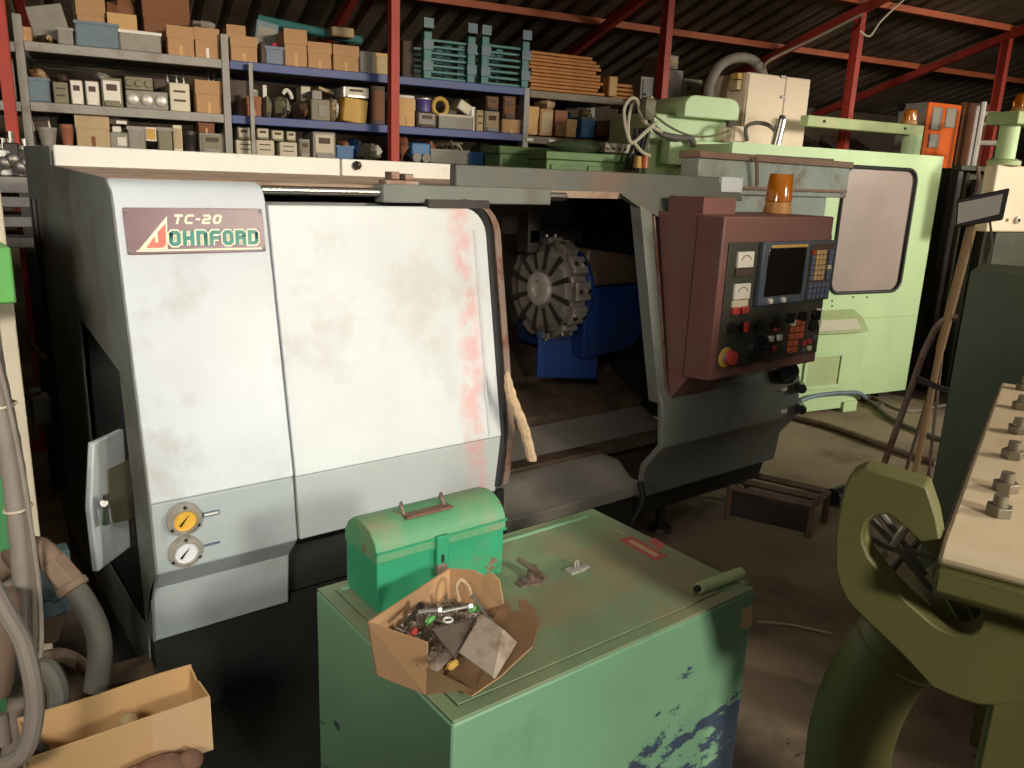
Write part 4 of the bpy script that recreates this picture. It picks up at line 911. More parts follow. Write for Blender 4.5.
vb2 = thing('hydraulic_valve', 'grey blue valve with pipe stub under the brown elbow fitting', 'valve', PT(55, 640, 1.9))
part('body', MB().cyl(PT(44, 585, 1.9), PT(62, 600, 1.9), .035).cyl(PT(48, 600, 1.9), PT(52, 615, 1.9), .045).box(PT(56, 560, 1.9).x - .03, PT(56, 560, 1.9).x + .03, PT(56, 560, 1.9).y, PT(56, 560, 1.9).y + .05, PT(56, 590, 1.9).z, PT(56, 552, 1.9).z), 'steel_blue', vb2, .003)
part('stub', MB().cyl(PT(50, 612, 1.9), PT(46, 640, 1.9), .034, .026), 'hose_brown', vb2)
mo = thing('electric_motor', 'dusty brown motor barrel at the left edge behind the hose loop', 'motor', PT(-6, 690, 1.6))
part('barrel', MB().lathe([(.02, 0), (.048, .01), (.052, .03), (.052, .2), (.04, .22)], PT(-18, 700, 1.62), PT(-12, 640, 1.62) - PT(-18, 700, 1.62), 20), 'hose_brown', mo)
part('shaft_boss', MB().cyl(PT(-2, 715, 1.6), PT(2, 745, 1.6), .018), 'hose_grey', mo)
hose('flexible_hose', [(20, 668), (45, 658), (65, 656), (85, 668), (95, 680)], [1.75, 1.8, 1.85, 1.9, 1.9], .017, 'hose_brown', 'brown hose arching right from the conduit above the plank')
hose('flexible_hose', [(25, 690), (42, 668), (52, 675), (58, 690), (58, 712)], 1.72, .022, 'hose_dark', 'short dark hose bending down beside the conduit above the plank')

# ------------------------------------------------------------------ bolted machine in the right foreground
UX = Vector((math.cos(R(18.6)), math.sin(R(18.6)), 0)); VX = Vector((-UX.y, UX.x, 0)); ZP = 1.08
N0 = P(940, 548, 2, ZP); F0 = P(993, 381, 2, ZP); ln = (F0 - N0).dot(UX)
fm = thing('machine_bed', 'olive cast machine bed with a dusty bolted plate in the right foreground', 'machine', N0 + UX * .5 - VX * .2 + Vector((0, 0, -ZP)))
def Q(u, v, z): return Vector((N0.x, N0.y, 0)) + UX * u + VX * v + Vector((0, 0, z))
secs = []; mb = MB(); rr = .04
pf = [(0.015, ZP - .075), (.0, ZP - .065)] + [(rr - rr * math.cos(R(a)), ZP - rr + rr * math.sin(R(a))) for a in range(0, 91, 15)] + [(ln, ZP), (ln, ZP - .075)]
pf = [(0.012, ZP - .034)] + [(rr - rr * math.cos(R(a)), ZP - rr + rr * math.sin(R(a))) for a in range(25, 91, 13)] + [(ln, ZP), (ln, ZP - .034)]
mb.slab([Q(u, 0, z) for u, z in pf], -VX * .62)
part('bolted_plate', mb, 'plate_tan', fm, .006)
part('bed_casting', MB().slab([Q(u, 0, z) for u, z in [(.0, ZP - .035), (.0, ZP - .075), (.01, ZP - .085), (ln, ZP - .085), (ln, ZP - .035)]], -VX * .62), 'olive', fm, .006)
part('plate_edge', MB().slab([Q(.04, .001, ZP - .07), Q(ln, .001, ZP - .07), Q(ln, .001, ZP - .012), Q(.06, .001, ZP - .012)], VX * .004), 'rust_steel', fm)
for i, (x, y) in enumerate([(998, 515), (1005, 491), (1012, 458), (1017, 433), (1021, 409), (1024, 390)]):
    c = P(x, y, 2, ZP); a0 = .3 + i * .37
    bo = part('hex_bolt', MB().add([c + Vector((.022 * math.cos(a0 + t * PI / 3), .022 * math.sin(a0 + t * PI / 3), h)) for h in (0, .018) for t in range(6)], [(5, 4, 3, 2, 1, 0), (6, 7, 8, 9, 10, 11)] + [(t, (t + 1) % 6, (t + 1) % 6 + 6, t + 6) for t in range(6)]), 'bolt', fm, .002)
    part('bolt_stud', MB().cyl(c + Vector((0, 0, .018)), c + Vector((0, 0, .036)), .012, .011, 14), 'bolt', bo)
AP = N0 + UX * .05
def PA(x, y, off=0): return PN(x, y, AP + UX * off, UX)
def resample(pts, n):
    pts = [Vector((*p, 0)) for p in pts]; pts.append(pts[0]); L_ = [0]
    for a, b in zip(pts, pts[1:]): L_.append(L_[-1] + (b - a).length)
    out = []
    for i in range(n):
        s = L_[-1] * i / n; k = max(j for j in range(len(pts) - 1) if L_[j] <= s); t = (s - L_[k]) / max(1e-6, L_[k + 1] - L_[k]); out.append(pts[k].lerp(pts[k + 1], t))
    return out
outer = [(880, 472), (926, 486), (936, 515), (942, 548), (990, 568), (1060, 592), (1064, 700), (985, 707), (960, 700), (935, 690), (905, 658), (870, 625), (850, 606), (840, 590), (835, 570), (835, 535), (842, 492), (850, 474), (862, 468)]
inner = [(888, 515), (905, 528), (930, 553), (955, 580), (975, 600), (982, 615), (979, 628), (968, 635), (950, 634), (934, 626), (905, 600), (885, 578), (868, 556), (862, 540), (865, 524), (875, 515)]
o_ = resample(outer, 48); i_ = resample(inner, 48)
part('slotted_arm', MB().ring([PA(p.x, p.y) for p in o_], [PA(p.x, p.y) for p in i_], UX * .055), 'olive', fm, .004)
lg = PA(990, 700, .02); part('leg', MB().slab([Q(.07, 0, ZP - .075) + VX * (lg - Q(0, 0, 0)).dot(VX), Q(.07, -.62, ZP - .075), Q(.07, -.62, 0), Q(.07, 0, 0) + VX * (lg - Q(0, 0, 0)).dot(VX)], UX * .12), 'olive', fm, .008)
part('rear_leg', MB().slab([Q(ln - .15, -.1, ZP - .075), Q(ln - .15, -.62, ZP - .075), Q(ln - .15, -.62, 0), Q(ln - .15, -.1, 0)], UX * .12), 'olive', fm, .008)
pe = spline([PA(1040, 575, .3), PA(990, 595, .28), PA(945, 612, .26), PA(905, 640, .25), PA(872, 680, .25), PA(852, 730, .25), PA(844, 790, .25), PA(838, 850, .25)], 8)
low = Vector(pe[-1]); low.z = 0
pe.append(low)
dk = thing('bent_duct', 'thick olive bent duct with ribs under the bolted machine', 'duct', low)
part('duct', MB().tube(pe, .082, 24), 'olive', dk)
for k in range(6, 27, 2):
    c = pe[k]; t = (pe[k + 1] - pe[k - 1]).normalized()
    part('rib', MB().lathe([(.082, -.004), (.0855, 0), (.082, .004)], c, t, 24), 'olive', dk)
for i, (x0, y0, x1, y1, mt, lab) in enumerate([(864, 560, 886, 553, 'silver', 'pale steel rod end seen low in the arm slot'), (893, 545, 906, 527, 'silver', 'bright pin standing at the top of the arm slot')]):
    p0, p1 = PA(x0, y0, .1), PA(x1, y1, .1); single('steel_rod', MB().cyl(p0 + UX * .0, p1, .008, .007), mt, lab, 'rod', loc=p0)
for i, px in enumerate([[(872, 520), (890, 540), (915, 570), (935, 595)], [(880, 512), (905, 545), (925, 575)], [(866, 535), (890, 548), (930, 556), (960, 575)], [(885, 580), (900, 560), (915, 545), (925, 530)]]):
    pts = spline([PA(x, y, .1 + .02 * i) for x, y in px])
    single('cable', MB().tube(pts, .006, 8), 'hose_dark', ['dark cable slanting down through the arm slot, lowest of the bundle', 'dark cable across the middle of the arm slot', 'dark cable running right along the arm slot', 'dark cable crossing upward through the arm slot'][i], 'cable', loc=pts[0], group='cables inside the arm slot')
# dark green sheet cabinet at the far end
gp = Q(ln + .22, 0, 0)
def PG(x, y): return PN(x, y, gp, UX)
g0, g1, g2 = PG(970, 272), PG(1026, 275), PG(932, 512)
vv0 = (g0 - gp).dot(VX); ztop = (g0.z + g1.z) / 2
dg = thing('sheet_metal_cabinet', 'dark green sheet metal cabinet standing behind the bolted plate', 'cabinet', gp + UX * .15 - VX * .2)
def GQ(u, v, z): return gp + UX * u + VX * v + Vector((0, 0, z))
part('front_panel', MB().slab([GQ(0, vv0, .04), GQ(0, vv0 - .75, .04), GQ(0, vv0 - .75, ztop), GQ(0, vv0, ztop)], UX * .02), 'dgreen', dg, .004)
part('side_panel', MB().slab([GQ(.02, vv0, .04), GQ(.40, vv0, .04), GQ(.40, vv0, ztop), GQ(.02, vv0, ztop)], -VX * .02), 'dgreen', dg, .004)
part('side_panel', MB().slab([GQ(.02, vv0 - .73, .04), GQ(.40, vv0 - .73, .04), GQ(.40, vv0 - .73, ztop - .02), GQ(.02, vv0 - .73, ztop - .02)], -VX * .02), 'dgreen', dg, .004)
part('top_panel', MB().slab([GQ(.02, vv0 - .02, ztop - .02), GQ(.4, vv0 - .02, ztop - .02), GQ(.4, vv0 - .75, ztop - .02), GQ(.02, vv0 - .75, ztop - .02)], (0, 0, .02)), 'dgreen', dg)
part('plinth', MB().slab([GQ(.03, vv0 - .04, 0), GQ(.38, vv0 - .04, 0), GQ(.38, vv0 - .71, 0), GQ(.03, vv0 - .71, 0)], (0, 0, .05)), 'lathe_base', dg)
# work light on a tripod
LP = Vector((3.95, 1.83, 0)); LN = Vector((.9, .43, 0)).normalized()
def PLm(x, y, off=0): return PN(x, y, LP + LN * off, LN)
wl = thing('work_light', 'black framed work light on a slim tan pole with a tripod base', 'lamp', Vector((PLm(908, 500).x, PLm(908, 500).y, 0)))
zf = 0
def toz(p, q, z):                                    # extend line p->q down to height z
    return p + (q - p) * ((z - p.z) / (q.z - p.z))
p0, p1 = PLm(972, 226), PLm(915, 477)
part('pole', MB().cyl(p0, PLm(940, 350), .022, .020, 12).cyl(PLm(940, 350), toz(p0, p1, .03), .016, .015, 12), 'wood_pole', wl)
l1 = spline([PLm(958, 317), PLm(946, 319), PLm(935, 330), PLm(924, 352)]) + [toz(PLm(924, 352), PLm(883, 467), .01)]
part('leg', MB().tube(l1, .016, 8), 'rust_steel', wl)
part('leg', MB().tube([PLm(948, 330, .02), toz(PLm(948, 330, .02), PLm(905, 474, .06), .01)], .009, 8), 'rust_steel', wl)
part('leg', MB().tube([PLm(944, 335, .02), toz(PLm(944, 335, .02), PLm(928, 480, .02), .01)], .008, 8), 'rust_steel', wl)
part('brace', MB().slab([PLm(917, 376, -.03), PLm(949, 389, -.03), PLm(948, 394, -.03), PLm(916, 382, -.03)], LN * .02), 'dark_steel', wl)
fr = part('lamp_frame', MB().slab([PLm(957, 199, -.05), PLm(1010, 188, -.1), PLm(1003, 220, -.1), PLm(955, 228, -.05)], LN * .06), 'lamp_frame', wl, .006)
part('lamp_glass', MB().slab([PLm(958.5, 203, -.056), PLm(1003, 194, -.098), PLm(999, 214, -.098), PLm(957, 224, -.056)], -LN * .008), 'diffuser', fr)
part('lamp_cable', MB().tube(spline([PLm(990, 222, -.04), PLm(992, 245, 0), PLm(988, 262, .02), PLm(984, 285, .02)]), .006, 6), 'hose_grey', wl)
# ------------------------------------------------------------------ mint green milling machine behind the lathe
YM = 4.197
def pbx(x, y, yb=YM): return PB(x, y, yb)
def BBX(px0, py0, px1, py1, yb, d0, d1):             # box in the building frame from its pixel rectangle at depth yb
    a = PB(px0, (py0 + py1) / 2, yb); b = PB(px1, (py0 + py1) / 2, yb); mx_ = (px0 + px1) / 2
    return MB().bbox(a.x, b.x, yb + d0, yb + d1, PB(mx_, py1, yb).z, PB(mx_, py0, yb).z)
mr, ml = PB(924, 277, YM).x, PB(733, 143, YM).x
mt_z = 1.868
mi = thing('milling_machine', 'mint green enclosed milling machine with a fogged window behind the lathe', 'machine', BW((mr + ml) / 2, 4.8, 0), AB)
xs_ = PB(864, 395, YM).x
wx0, wx1 = PB(837, 230, YM).x, PB(908, 230, YM).x; wz1, wz0 = PB(880, 168, YM).z, PB(868, 292, YM).z
pr_ = rrect(wx0, wx1, wz0, wz1, .09, 6)
fo = [(mr, mt_z)] 
def on_rect(p):                                       # matching outline point on the outer rectangle
    cx, cz = (wx0 + wx1) / 2, (wz0 + wz1) / 2; dx, dz = p[0] - cx, p[1] - cz
    X1, X0_, Z1, Z0_ = mr - .001, PB(828, 230, YM).x, mt_z, .95 * wz0
    k = min([(X1 - cx) / dx if dx > 1e-6 else 9e9, (X0_ - cx) / dx if dx < -1e-6 else 9e9, (Z1 - cz) / dz if dz > 1e-6 else 9e9, (Z0_ - cz) / dz if dz < -1e-6 else 9e9])
    return (cx + dx * k, cz + dz * k)
X0_ = PB(828, 230, YM).x; Z0_ = .95 * wz0; nn = 13
def edge_pts(x0, x1, z0, z1): 
    return [(x1, z1 - (z1 - z0) * i / nn) for i in range(nn)] + [(x1 - (x1 - x0) * i / nn, z0) for i in range(nn)] + [(x0, z0 + (z1 - z0) * i / nn) for i in range(nn)] + [(x0 + (x1 - x0) * i / nn, z1) for i in range(nn)]
wo = edge_pts(X0_, mr, Z0_, mt_z)
r_ = .09
def clampc(p):                                        # push outline onto the rounded window
    x = wx0 + (p[0] - X0_) / (mr - X0_) * (wx1 - wx0); z = wz0 + (p[1] - Z0_) / (mt_z - Z0_) * (wz1 - wz0)
    for cx, sx_ in ((wx0 + r_, -1), (wx1 - r_, 1)):
        for cz, sz_ in ((wz0 + r_, -1), (wz1 - r_, 1)):
            if (x - cx) * sx_ > 0 and (z - cz) * sz_ > 0:
                d = Vector((x - cx, z - cz)); d = d.normalized() * r_; return (cx + d.x, cz + d.y)
    return (x, z)
wi = [clampc(p) for p in wo]
fr = MB().ring([BW(x, YM, z) for x, z in wo], [BW(x, YM, z) for x, z in wi], EY * .03)
fr.bbox(X0_, mr, YM, YM + .03, .07, Z0_)
fr.bbox(ml, X0_, YM, YM + .03, .5, mt_z)
part('front_panel', fr, 'mint', mi)
part('panel_seam', MB().bbox(xs_ - .6, mr - .02, YM - .002, YM, PB(870, 318, YM).z - .003, PB(870, 318, YM).z + .003), 'mint_dusty', mi)
ws = part('window_seal', MB().tube([BW(x, YM - .004, z) for x, z in pr_], .013, 8, True), 'black', mi)
part('window_pane', MB().slab([BW(x, YM + .01, z) for x, z in pr_], EY * .008), 'window_film', mi)
part('body', MB().bbox(ml, mr - .01, YM + .03, YM + .70, .06, mt_z - .01), 'mint_dusty', mi)
part('side_edge', MB().bbox(mr - .012, mr + .004, YM + .031, YM + .70, .06, mt_z - .012), 'dark_machine', mi)
sl0 = PB(755, 157, YM); sl1 = PB(833, 162, YM)
part('header_slot', MB().bbox(sl0.x, sl1.x, YM - .006, YM, sl1.z - .004, sl1.z + .02), 'dark_case', mi)
part('header_strip', MB().bbox(sl0.x + .02, sl1.x - .03, YM - .008, YM - .006, sl1.z - .004, sl1.z + .008), 'mint_dusty', mi)
for x, y in ((822, 306), (832, 306), (822, 301), (832, 301), (853, 297), (867, 297)):
    p = PB(x, y, YM); part('screw', MB().lathe([(.008, 0), (.006, .005)], BW(p.x, YM, p.z), -EY, 8), 'dark_steel', mi)
# chip drawer box in front
c0, c1 = PB(795, 360, YM - .12).x, PB(863, 360, YM - .12).x; cz_ = PB(840, 332, YM - .12).z
db = part('chip_box', MB().bbox(c0, c1, YM - .12, YM + .0, PB(840, 412, YM - .12).z + .03, cz_), 'mint', mi, .006)
part('chip_chute', MB().prism([(YM - .002, cz_ + .14), (YM - .10, cz_ + .09), (YM - .16, cz_ + .012), (YM - .16, cz_), (YM - .002, cz_)], 'x', c0 + .0, c1 - .04, MB_), 'mint_dusty', db)
part('chute_opening', MB().prism([(YM - .108, cz_ + .085), (YM - .16, cz_ + .02), (YM - .165, cz_ + .022), (YM - .113, cz_ + .09)], 'x', c0 + .04, c1 - .12, MB_), 'cream', db)
h0, h1 = PB(806, 370, YM - .12), PB(838, 372, YM - .12); hz0_, hz1_ = PB(822, 385, YM - .12).z, PB(822, 357, YM - .12).z
part('hatch_frame', MB().ring([BW(x, YM - .121, z) for x, z in ((h0.x - .03, hz0_ - .03), (h1.x + .03, hz0_ - .03), (h1.x + .03, hz1_ + .03), (h0.x - .03, hz1_ + .03))], [BW(x, YM - .121, z) for x, z in ((h0.x, hz0_), (h1.x, hz0_), (h1.x, hz1_), (h0.x, hz1_))], -EY * .014), 'mint', db, .003)
part('hatch_mesh', MB().bbox(h0.x, h1.x, YM - .124, YM - .12, hz0_, hz1_), 'mint_dusty', db)
f0 = PB(846, 405, YM - .1); part('foot', MB().bbox(f0.x - .07, f0.x + .07, YM - .14, YM - .02, 0, .08), 'mint', db, .004)
for xx in (ml + .1, mr - .12): part('foot', MB().bbox(xx - .06, xx + .06, YM + .1, YM + .22, 0, .06), 'dark_steel', mi)
# column head to the left
def mbp(px0, py0, px1, py1, yb, d, mt_, nm, root=mi, bev=.006, lab=None): return part(nm, BBX(px0, py0, px1, py1, yb, 0, d), mt_, root, bev, lab)
YH = 4.75
hl, hr_ = PB(648, 140, YH).x, PB(733, 140, YH).x
part('column', MB().bbox(hl, hr_, YH, YH + .5, 0, PB(690, 116, YH).z), 'mint', mi, .01)
mbp(669, 141, 737, 166, YH - .12, .12, 'mint', 'apron_plate')
a = PB(684, 98, YH - .08); b = PB(739, 98, YH - .08); zA, zB_ = PB(712, 97, YH - .08).z, PB(712, 119, YH - .08).z
part('head_cover', MB().slab([BW(x, YH - .1, z) for x, z in [(a.x, zB_), (b.x, zB_)] + [(b.x - .09 + .09 * math.cos(R(t)), zA - .07 + .07 * math.sin(R(t))) for t in range(0, 91, 18)] + [(a.x + .09 - .09 * math.cos(R(t)), zA - .07 + .07 * math.sin(R(t))) for t in range(90, -1, -18)]], EY * .45), 'mint', mi, .006)
mbp(728, 118, 736, 142, YH - .02, .2, 'dark_case', 'side_gap', bev=0)
mbp(724, 127, 734, 142, YH - .06, .2, 'cream_panel', 'motor_block'); mbp(735, 126, 746, 142, YH - .06, .2, 'cream_panel', 'motor_block')
part('supply_hose', MB().tube(spline([BW(*PB(x, y, YH - .16)) for x, y in [(651, 114), (652, 124), (662, 134), (680, 138), (690, 138), (694, 146)]]), .022, 10), 'hose_dark', mi)
part('thin_cable', MB().tube(spline([BW(*PB(x, y, YH - .15)) for x, y in [(655, 116), (672, 128), (692, 136), (712, 136), (728, 131)]]), .008, 6), 'olive_case', mi)
# cream electrical cabinet
YC2 = 4.95
e0, e1 = PB(745, 110, YC2).x, PB(808, 110, YC2).x; ez1 = PB(776, 75, YC2).z
ec = thing('electrical_cabinet', 'tall cream cabinet standing above the mint milling machine enclosure', 'cabinet', BW((e0 + e1) / 2, YC2 + .2, 0), AB)
part('body', MB().bbox(e0, e1, YC2 + .012, YC2 + .4, .0, ez1), 'cream_panel', ec, .006)
xm = PB(783, 110, YC2).x
part('door', MB().bbox(e0 + .01, xm - .005, YC2, YC2 + .011, mt_z - .2, ez1 - .01), 'cream_panel', ec, .003)
part('door', MB().bbox(xm + .005, e1 - .01, YC2, YC2 + .011, mt_z - .2, ez1 - .01), 'cream_panel', ec, .003)
for y in (77, 97, 117):
    p = PB(783, y, YC2); part('latch', MB().bbox(p.x - .025, p.x + .02, YC2 - .012, YC2, p.z - .01, p.z + .01), 'steel', ec)
p0 = PB(776, 141, YM + .2); p1 = PB(781, 120, YM + .2)
cyl = thing('air_cylinder', 'small chrome cylinder standing in front of the cream cabinet', 'cylinder', BW(p0.x, p0.y, mt_z + .002), AB)
part('barrel', MB().cyl(BW(p0.x, p0.y, mt_z + .002), BW(p0.x + .03, p0.y, p1.z), .034, n=16), 'chrome', cyl)
part('cap', MB().cyl(BW(p0.x + .03, p0.y, p1.z), BW(p0.x + .032, p0.y, p1.z + .03), .02), 'dark_steel', cyl)
part('hose', MB().tube(spline([BW(*PB(x, y, YM + .3)) for x, y in [(747, 141), (746, 128), (755, 123), (768, 125), (776, 133), (776, 142)]]), .014, 8), 'hose_dark', cyl)
# ribbed hose arch behind
pp = spline([BW(*PB(x, y, 5.0)) for x, y in [(708, 100), (710, 84), (720, 66), (736, 58), (752, 60), (761, 70), (764, 82)]], 12)
single('ribbed_hose', MB().tube(pp, [.034 + .004 * (i % 2) for i in range(len(pp))], 12), 'hose_grey', 'dusty ribbed hose arching beside the cream cabinet top', 'hose', loc=pp[0])
p = PB(729, 86, 5.3); single('pink_cover', MB().blob(BW(*p), .08, .06, .05, 2, .2), 'pink', 'bright pink plastic cover under the ribbed hose arch', 'cover', loc=BW(*p))
mbx = thing('junction_box', 'small cream box on the left edge of the tall cream cabinet', 'box', BW(*PB(741, 84, 5.0)), AB)
part('body', BBX(737, 80, 746, 90, 5.0, 0, .1), 'tan_case', mbx, .004); part('cover', BBX(738, 73, 746, 79, 5.0, 0, .08), 'yellow', mbx)
# pale rail with post and amber beacon
YR = 4.75
rl = thing('guard_rail', 'pale green chipped rail on a round post right of the cream cabinet', 'rail', BW(PB(912, 140, YR).x, YR, 0), AB)
q0, q1 = PB(804, 120, YR), PB(920, 128, YR)
part('rail', MB().bbox(q0.x, q1.x, YR - .04, YR + .04, q0.z - .045, q0.z + .035), 'mint_dusty', rl, .006)
part('post', MB().cyl(BW(PB(912, 140, YR).x, YR, 0), BW(PB(912, 140, YR).x, YR, q0.z - .04), .075, n=20), 'mint', rl)
for x in (824, 906): p = PB(x, 122, YR - .04); part('rail_bolt', MB().lathe([(.012, 0), (.01, .01)], BW(p.x, YR - .04, q0.z), -EY, 8), 'dark_steel', rl)
def beacon(nm, lab, px, py0, py1, yb, r):
    p = PB(px, py1, yb); h = PB(px, py0, yb).z - p.z
    t = thing('beacon', lab, 'warning light', BW(*p), AB)
    part('base', MB().lathe([(r * 1.15, 0), (r * 1.15, h * .25), (r, h * .3)], BW(*p), (0, 0, 1), 20), 'amber_base', t)
    part('lens', MB().lathe([(r, h * .3), (r * 1.02, h * .6), (r * .9, h * .92), (r * .6, h)], BW(*p), (0, 0, 1), 20), 'amber', t)
    part('lamp', MB().lathe([(r * .4, h * .3), (r * .35, h * .8)], BW(*p), (0, 0, 1), 10), 'silver', t)
pz = PB(912, 121, YR); 
p = PB(912, 120, YR - .02)
def beacon_at(lab, w, h, r):
    t = thing('beacon', lab, 'warning light', w, AB)
    part('base', MB().lathe([(r * 1.15, 0), (r * 1.15, h * .25), (r, h * .3)], w, (0, 0, 1), 20), 'amber_base', t)
    part('lens', MB().lathe([(r, h * .3), (r * 1.02, h * .6), (r * .9, h * .92), (r * .6, h)], w, (0, 0, 1), 20), 'amber', t)
    part('lamp', MB().lathe([(r * .4, h * .3), (r * .35, h * .8)], w, (0, 0, 1), 10), 'silver', t)
beacon_at('small amber beacon on the pale green rail in front of the grey and orange cabinet', BW(p.x, YR, q0.z + .035), .12, .05)
# grey and orange cabinet
YO = 5.1
o0, o1 = PB(925, 130, YO).x, PB(958, 130, YO).x; oz = PB(940, 103, YO).z
oc = thing('orange_cabinet', 'tall machine cabinet with grey side and orange front by the right red column', 'cabinet', BW((o0 + o1) / 2, YO + .5, 0), AB)
oyb = PBX(896, 128, o0).y
part('body', MB().bbox(o0, o1, YO + .02, oyb, 0, oz), 'grey_box', oc, .008)
part('front', MB().bbox(o0, o1, YO, YO + .02, 0, oz), 'orange', oc, .004)
def OZ(x0, y0, x1, y1, mt_, nm): 
    return part(nm, BBX(x0, y0, x1, y1, YO, -.012, .002), mt_, oc, .006)
OZ(931, 107, 941, 130, 'grey_box', 'meter_window'); OZ(945, 108, 955, 128, 'grey_box', 'meter_window'); OZ(928, 134, 938, 148, 'grey_box', 'meter_window')
p = PBX(902, 107, o0); part('round_hole', MB().lathe([(.04, 0), (.04, .004)], BW(o0, p.y, p.z), -EX, 16), 'black', oc)
# brown sheet standing behind, aluminium ladder frame
b0, b1 = PB(960, 130, 5.4).x, PB(982, 130, 5.4).x
single('brown_board', MB().bbox(b0, b1 + .1, 5.4, 5.44, 0, PB(965, 102, 5.4).z), 'card_dark', 'dark brown board standing right of the orange cabinet', 'board', loc=BW(b0, 5.42, 0), rotz=AB)
YL = 4.6
def LB(x, y): return BW(*PB(x, y, YL))
lf = thing('ladder_frame', 'pale aluminium ladder frame leaning between the orange cabinet and green post', 'ladder', LB(972, 165) - Vector((0, 0, LB(972, 165).z)))
s0, s1 = LB(984, 102), LB(973, 166); dn_ = (s1 - s0)
part('stile', MB().tube([s0, s0 + dn_ * (s0.z / -dn_.z) * .995], .025, 8), 'ladder', lf)
s2 = LB(1012, 104); part('stile', MB().tube([s2 + EY * .3, s2 + EY * .3 + dn_ * (s2.z / -dn_.z) * .99], .025, 8), 'ladder', lf)
for y, x0, x1 in ((114, 982, 998), (143, 977, 999)): part('rung', MB().tube([LB(x0, y), LB(x1, y) ], .022, 8), 'ladder', lf)
part('peg', MB().tube([LB(981, 124), LB(988, 124)], .012, 6), 'ladder', lf)
# dark machine column with beige box, green post and beacon
YD = 4.3
d0, d1 = PB(944, 260, YD).x, PB(1008, 260, YD).x; dz = PB(975, 166, YD).z
dm = thing('drill_machine', 'dark green machine column with ribs standing right of the mint milling machine', 'machine', BW((d0 + d1) / 2, YD + .4, 0), AB)
part('body', MB().bbox(d0 + .05, d1 + .9, YD + .06, YD + .24, 0, dz - .02), 'dark_machine', dm, .01)
for i, px in enumerate((944, 953, 964, 979, 995, 1012)):
    x = PB(px, 260, YD).x; part('rib', MB().bbox(x, x + (.03 if i % 2 else .06), YD, YD + .06, .0, dz - .05 * i % .13), 'dark_machine' if i % 2 else 'dark_steel', dm, .006)
part('top_rail', MB().bbox(d0 - .02, d1 + .3, YD - .03, YD + .05, dz - .04, dz), 'dark_machine', dm, .006)
g_ = PB(972, 180, YD); part('grease_pipe', MB().tube(spline([BW(g_.x, YD - .03, dz), BW(g_.x + .02, YD - .04, dz - .15), BW(g_.x - .03, YD - .03, dz - .4)]), .014, 8), 'hose_brown', dm)
YB = 3.8
x0 = PB(992, 200, YB).x
bb = thing('control_box', 'beige control box with two round knobs beside the work light at the right edge', 'box', BW(x0 + .2, YB + .2, 0), AB)
bz1, bz0 = PB(1005, 165, YB).z, PB(1005, 232, YB).z
part('body', MB().bbox(x0, x0 + .9, YB, YB + .1, bz0, bz1), 'cream_panel', bb, .012)
part('pedestal', MB().bbox(x0 + .15, x0 + .8, YB + .02, YB + .09, 0, bz0), 'dark_machine', bb, .01)
p = PB(1016, 220, YB); kn = part('knob', MB().lathe([(.028, 0), (.026, .02), (.01, .022)], BW(p.x, YB, p.z), -EY, 18), 'silver', bb); part('knob_mark', MB().lathe([(.011, .022), (.011, .026)], BW(p.x, YB, p.z), -EY, 10), 'blackgloss', kn)
p = PB(1007, 220, YB); part('keyhole', MB().lathe([(.014, 0), (.012, .006)], BW(p.x, YB, p.z), -EY, 12), 'handle_rust', bb)
px_ = PB(1006, 150, YB + .06).x
gp_ = thing('green_post', 'pale green post with round flange on top of the beige control box', 'post', BW(px_, YB + .06, bz1), AB)
zt2 = PB(1006, 125, YB + .06).z; zt3 = PB(1008, 112, YB + .06).z
part('flange', MB().lathe([(.11, 0), (.11, .03), (.08, .045)], BW(px_, YB + .06, bz1), (0, 0, 1), 24), 'mint_dusty', gp_)
part('tube', MB().cyl(BW(px_, YB + .06, bz1 + .04), BW(px_, YB + .06, zt2), .066, n=20), 'mint', gp_)
part('head_block', MB().bbox(px_ - .11, px_ + .3, YB - .06, YB + .18, zt2, zt3), 'mint_dusty', gp_, .008)
beacon_at('larger amber beacon on the green post head at the right edge of the photo', BW(px_ + .1, YB + .06, zt3), .135, .062)
# loops of white tube and coloured cables left of the milling machine
YW = 4.5
def PW(x, y, d=0): return BW(*PB(x, y, YW + d))
for i, (px, l) in enumerate([([(657, 122), (645, 132), (632, 143), (626, 130), (624, 110), (630, 99), (637, 100), (640, 112), (646, 122)], 'outer white tube loop hanging left of the mint machine column'),
                            ([(652, 126), (638, 139), (630, 141), (628, 125), (631, 107), (636, 100), (640, 106), (641, 118), (650, 126), (662, 132)], 'inner white tube loop hanging left of the mint machine column')]):
    pts = spline([PW(x, y, .04 * i) for x, y in px]); single('air_tube', MB().tube(pts, .011, 6), 'cream', l, 'tube', loc=pts[0], group='white air tubes')
pts = spline([PW(634, 143), (PW(642, 152)), PW(650, 156)]); single('air_tube', MB().tube(pts, .011, 6), 'cream', 'short end of white tube above the yellow connectors', 'tube', loc=pts[0])
vb_ = thing('air_valve', 'dusty brass and steel air valve at the top left corner of the mint machine column', 'valve', PW(650, 108), AB)
part('body', MB().blob(PW(647, 108), .06, .06, .07, 3, .2), 'olive_case', vb_)
part('port', MB().cyl(PW(650, 104), PW(651, 97), .018), 'silver', vb_); part('cap', MB().blob(PW(648, 103), .022, .022, .022, 2, .05), 'silver', vb_)
for i, (x, c) in enumerate(((632, 'black'), (637, 'black'), (641, 'black'), (645, 'hose_dark'))):
    pts = spline([PW(x + 4, 128, .05), PW(x + 2, 142, .05), PW(x - 3, 158, .04), PW(x - 6, 172, .04)]); single('power_cable', MB().tube(pts, .013, 6), c, 'black power cable hanging left of the mint machine column', 'cable', loc=pts[-1], group='cables hanging by the mint machine')
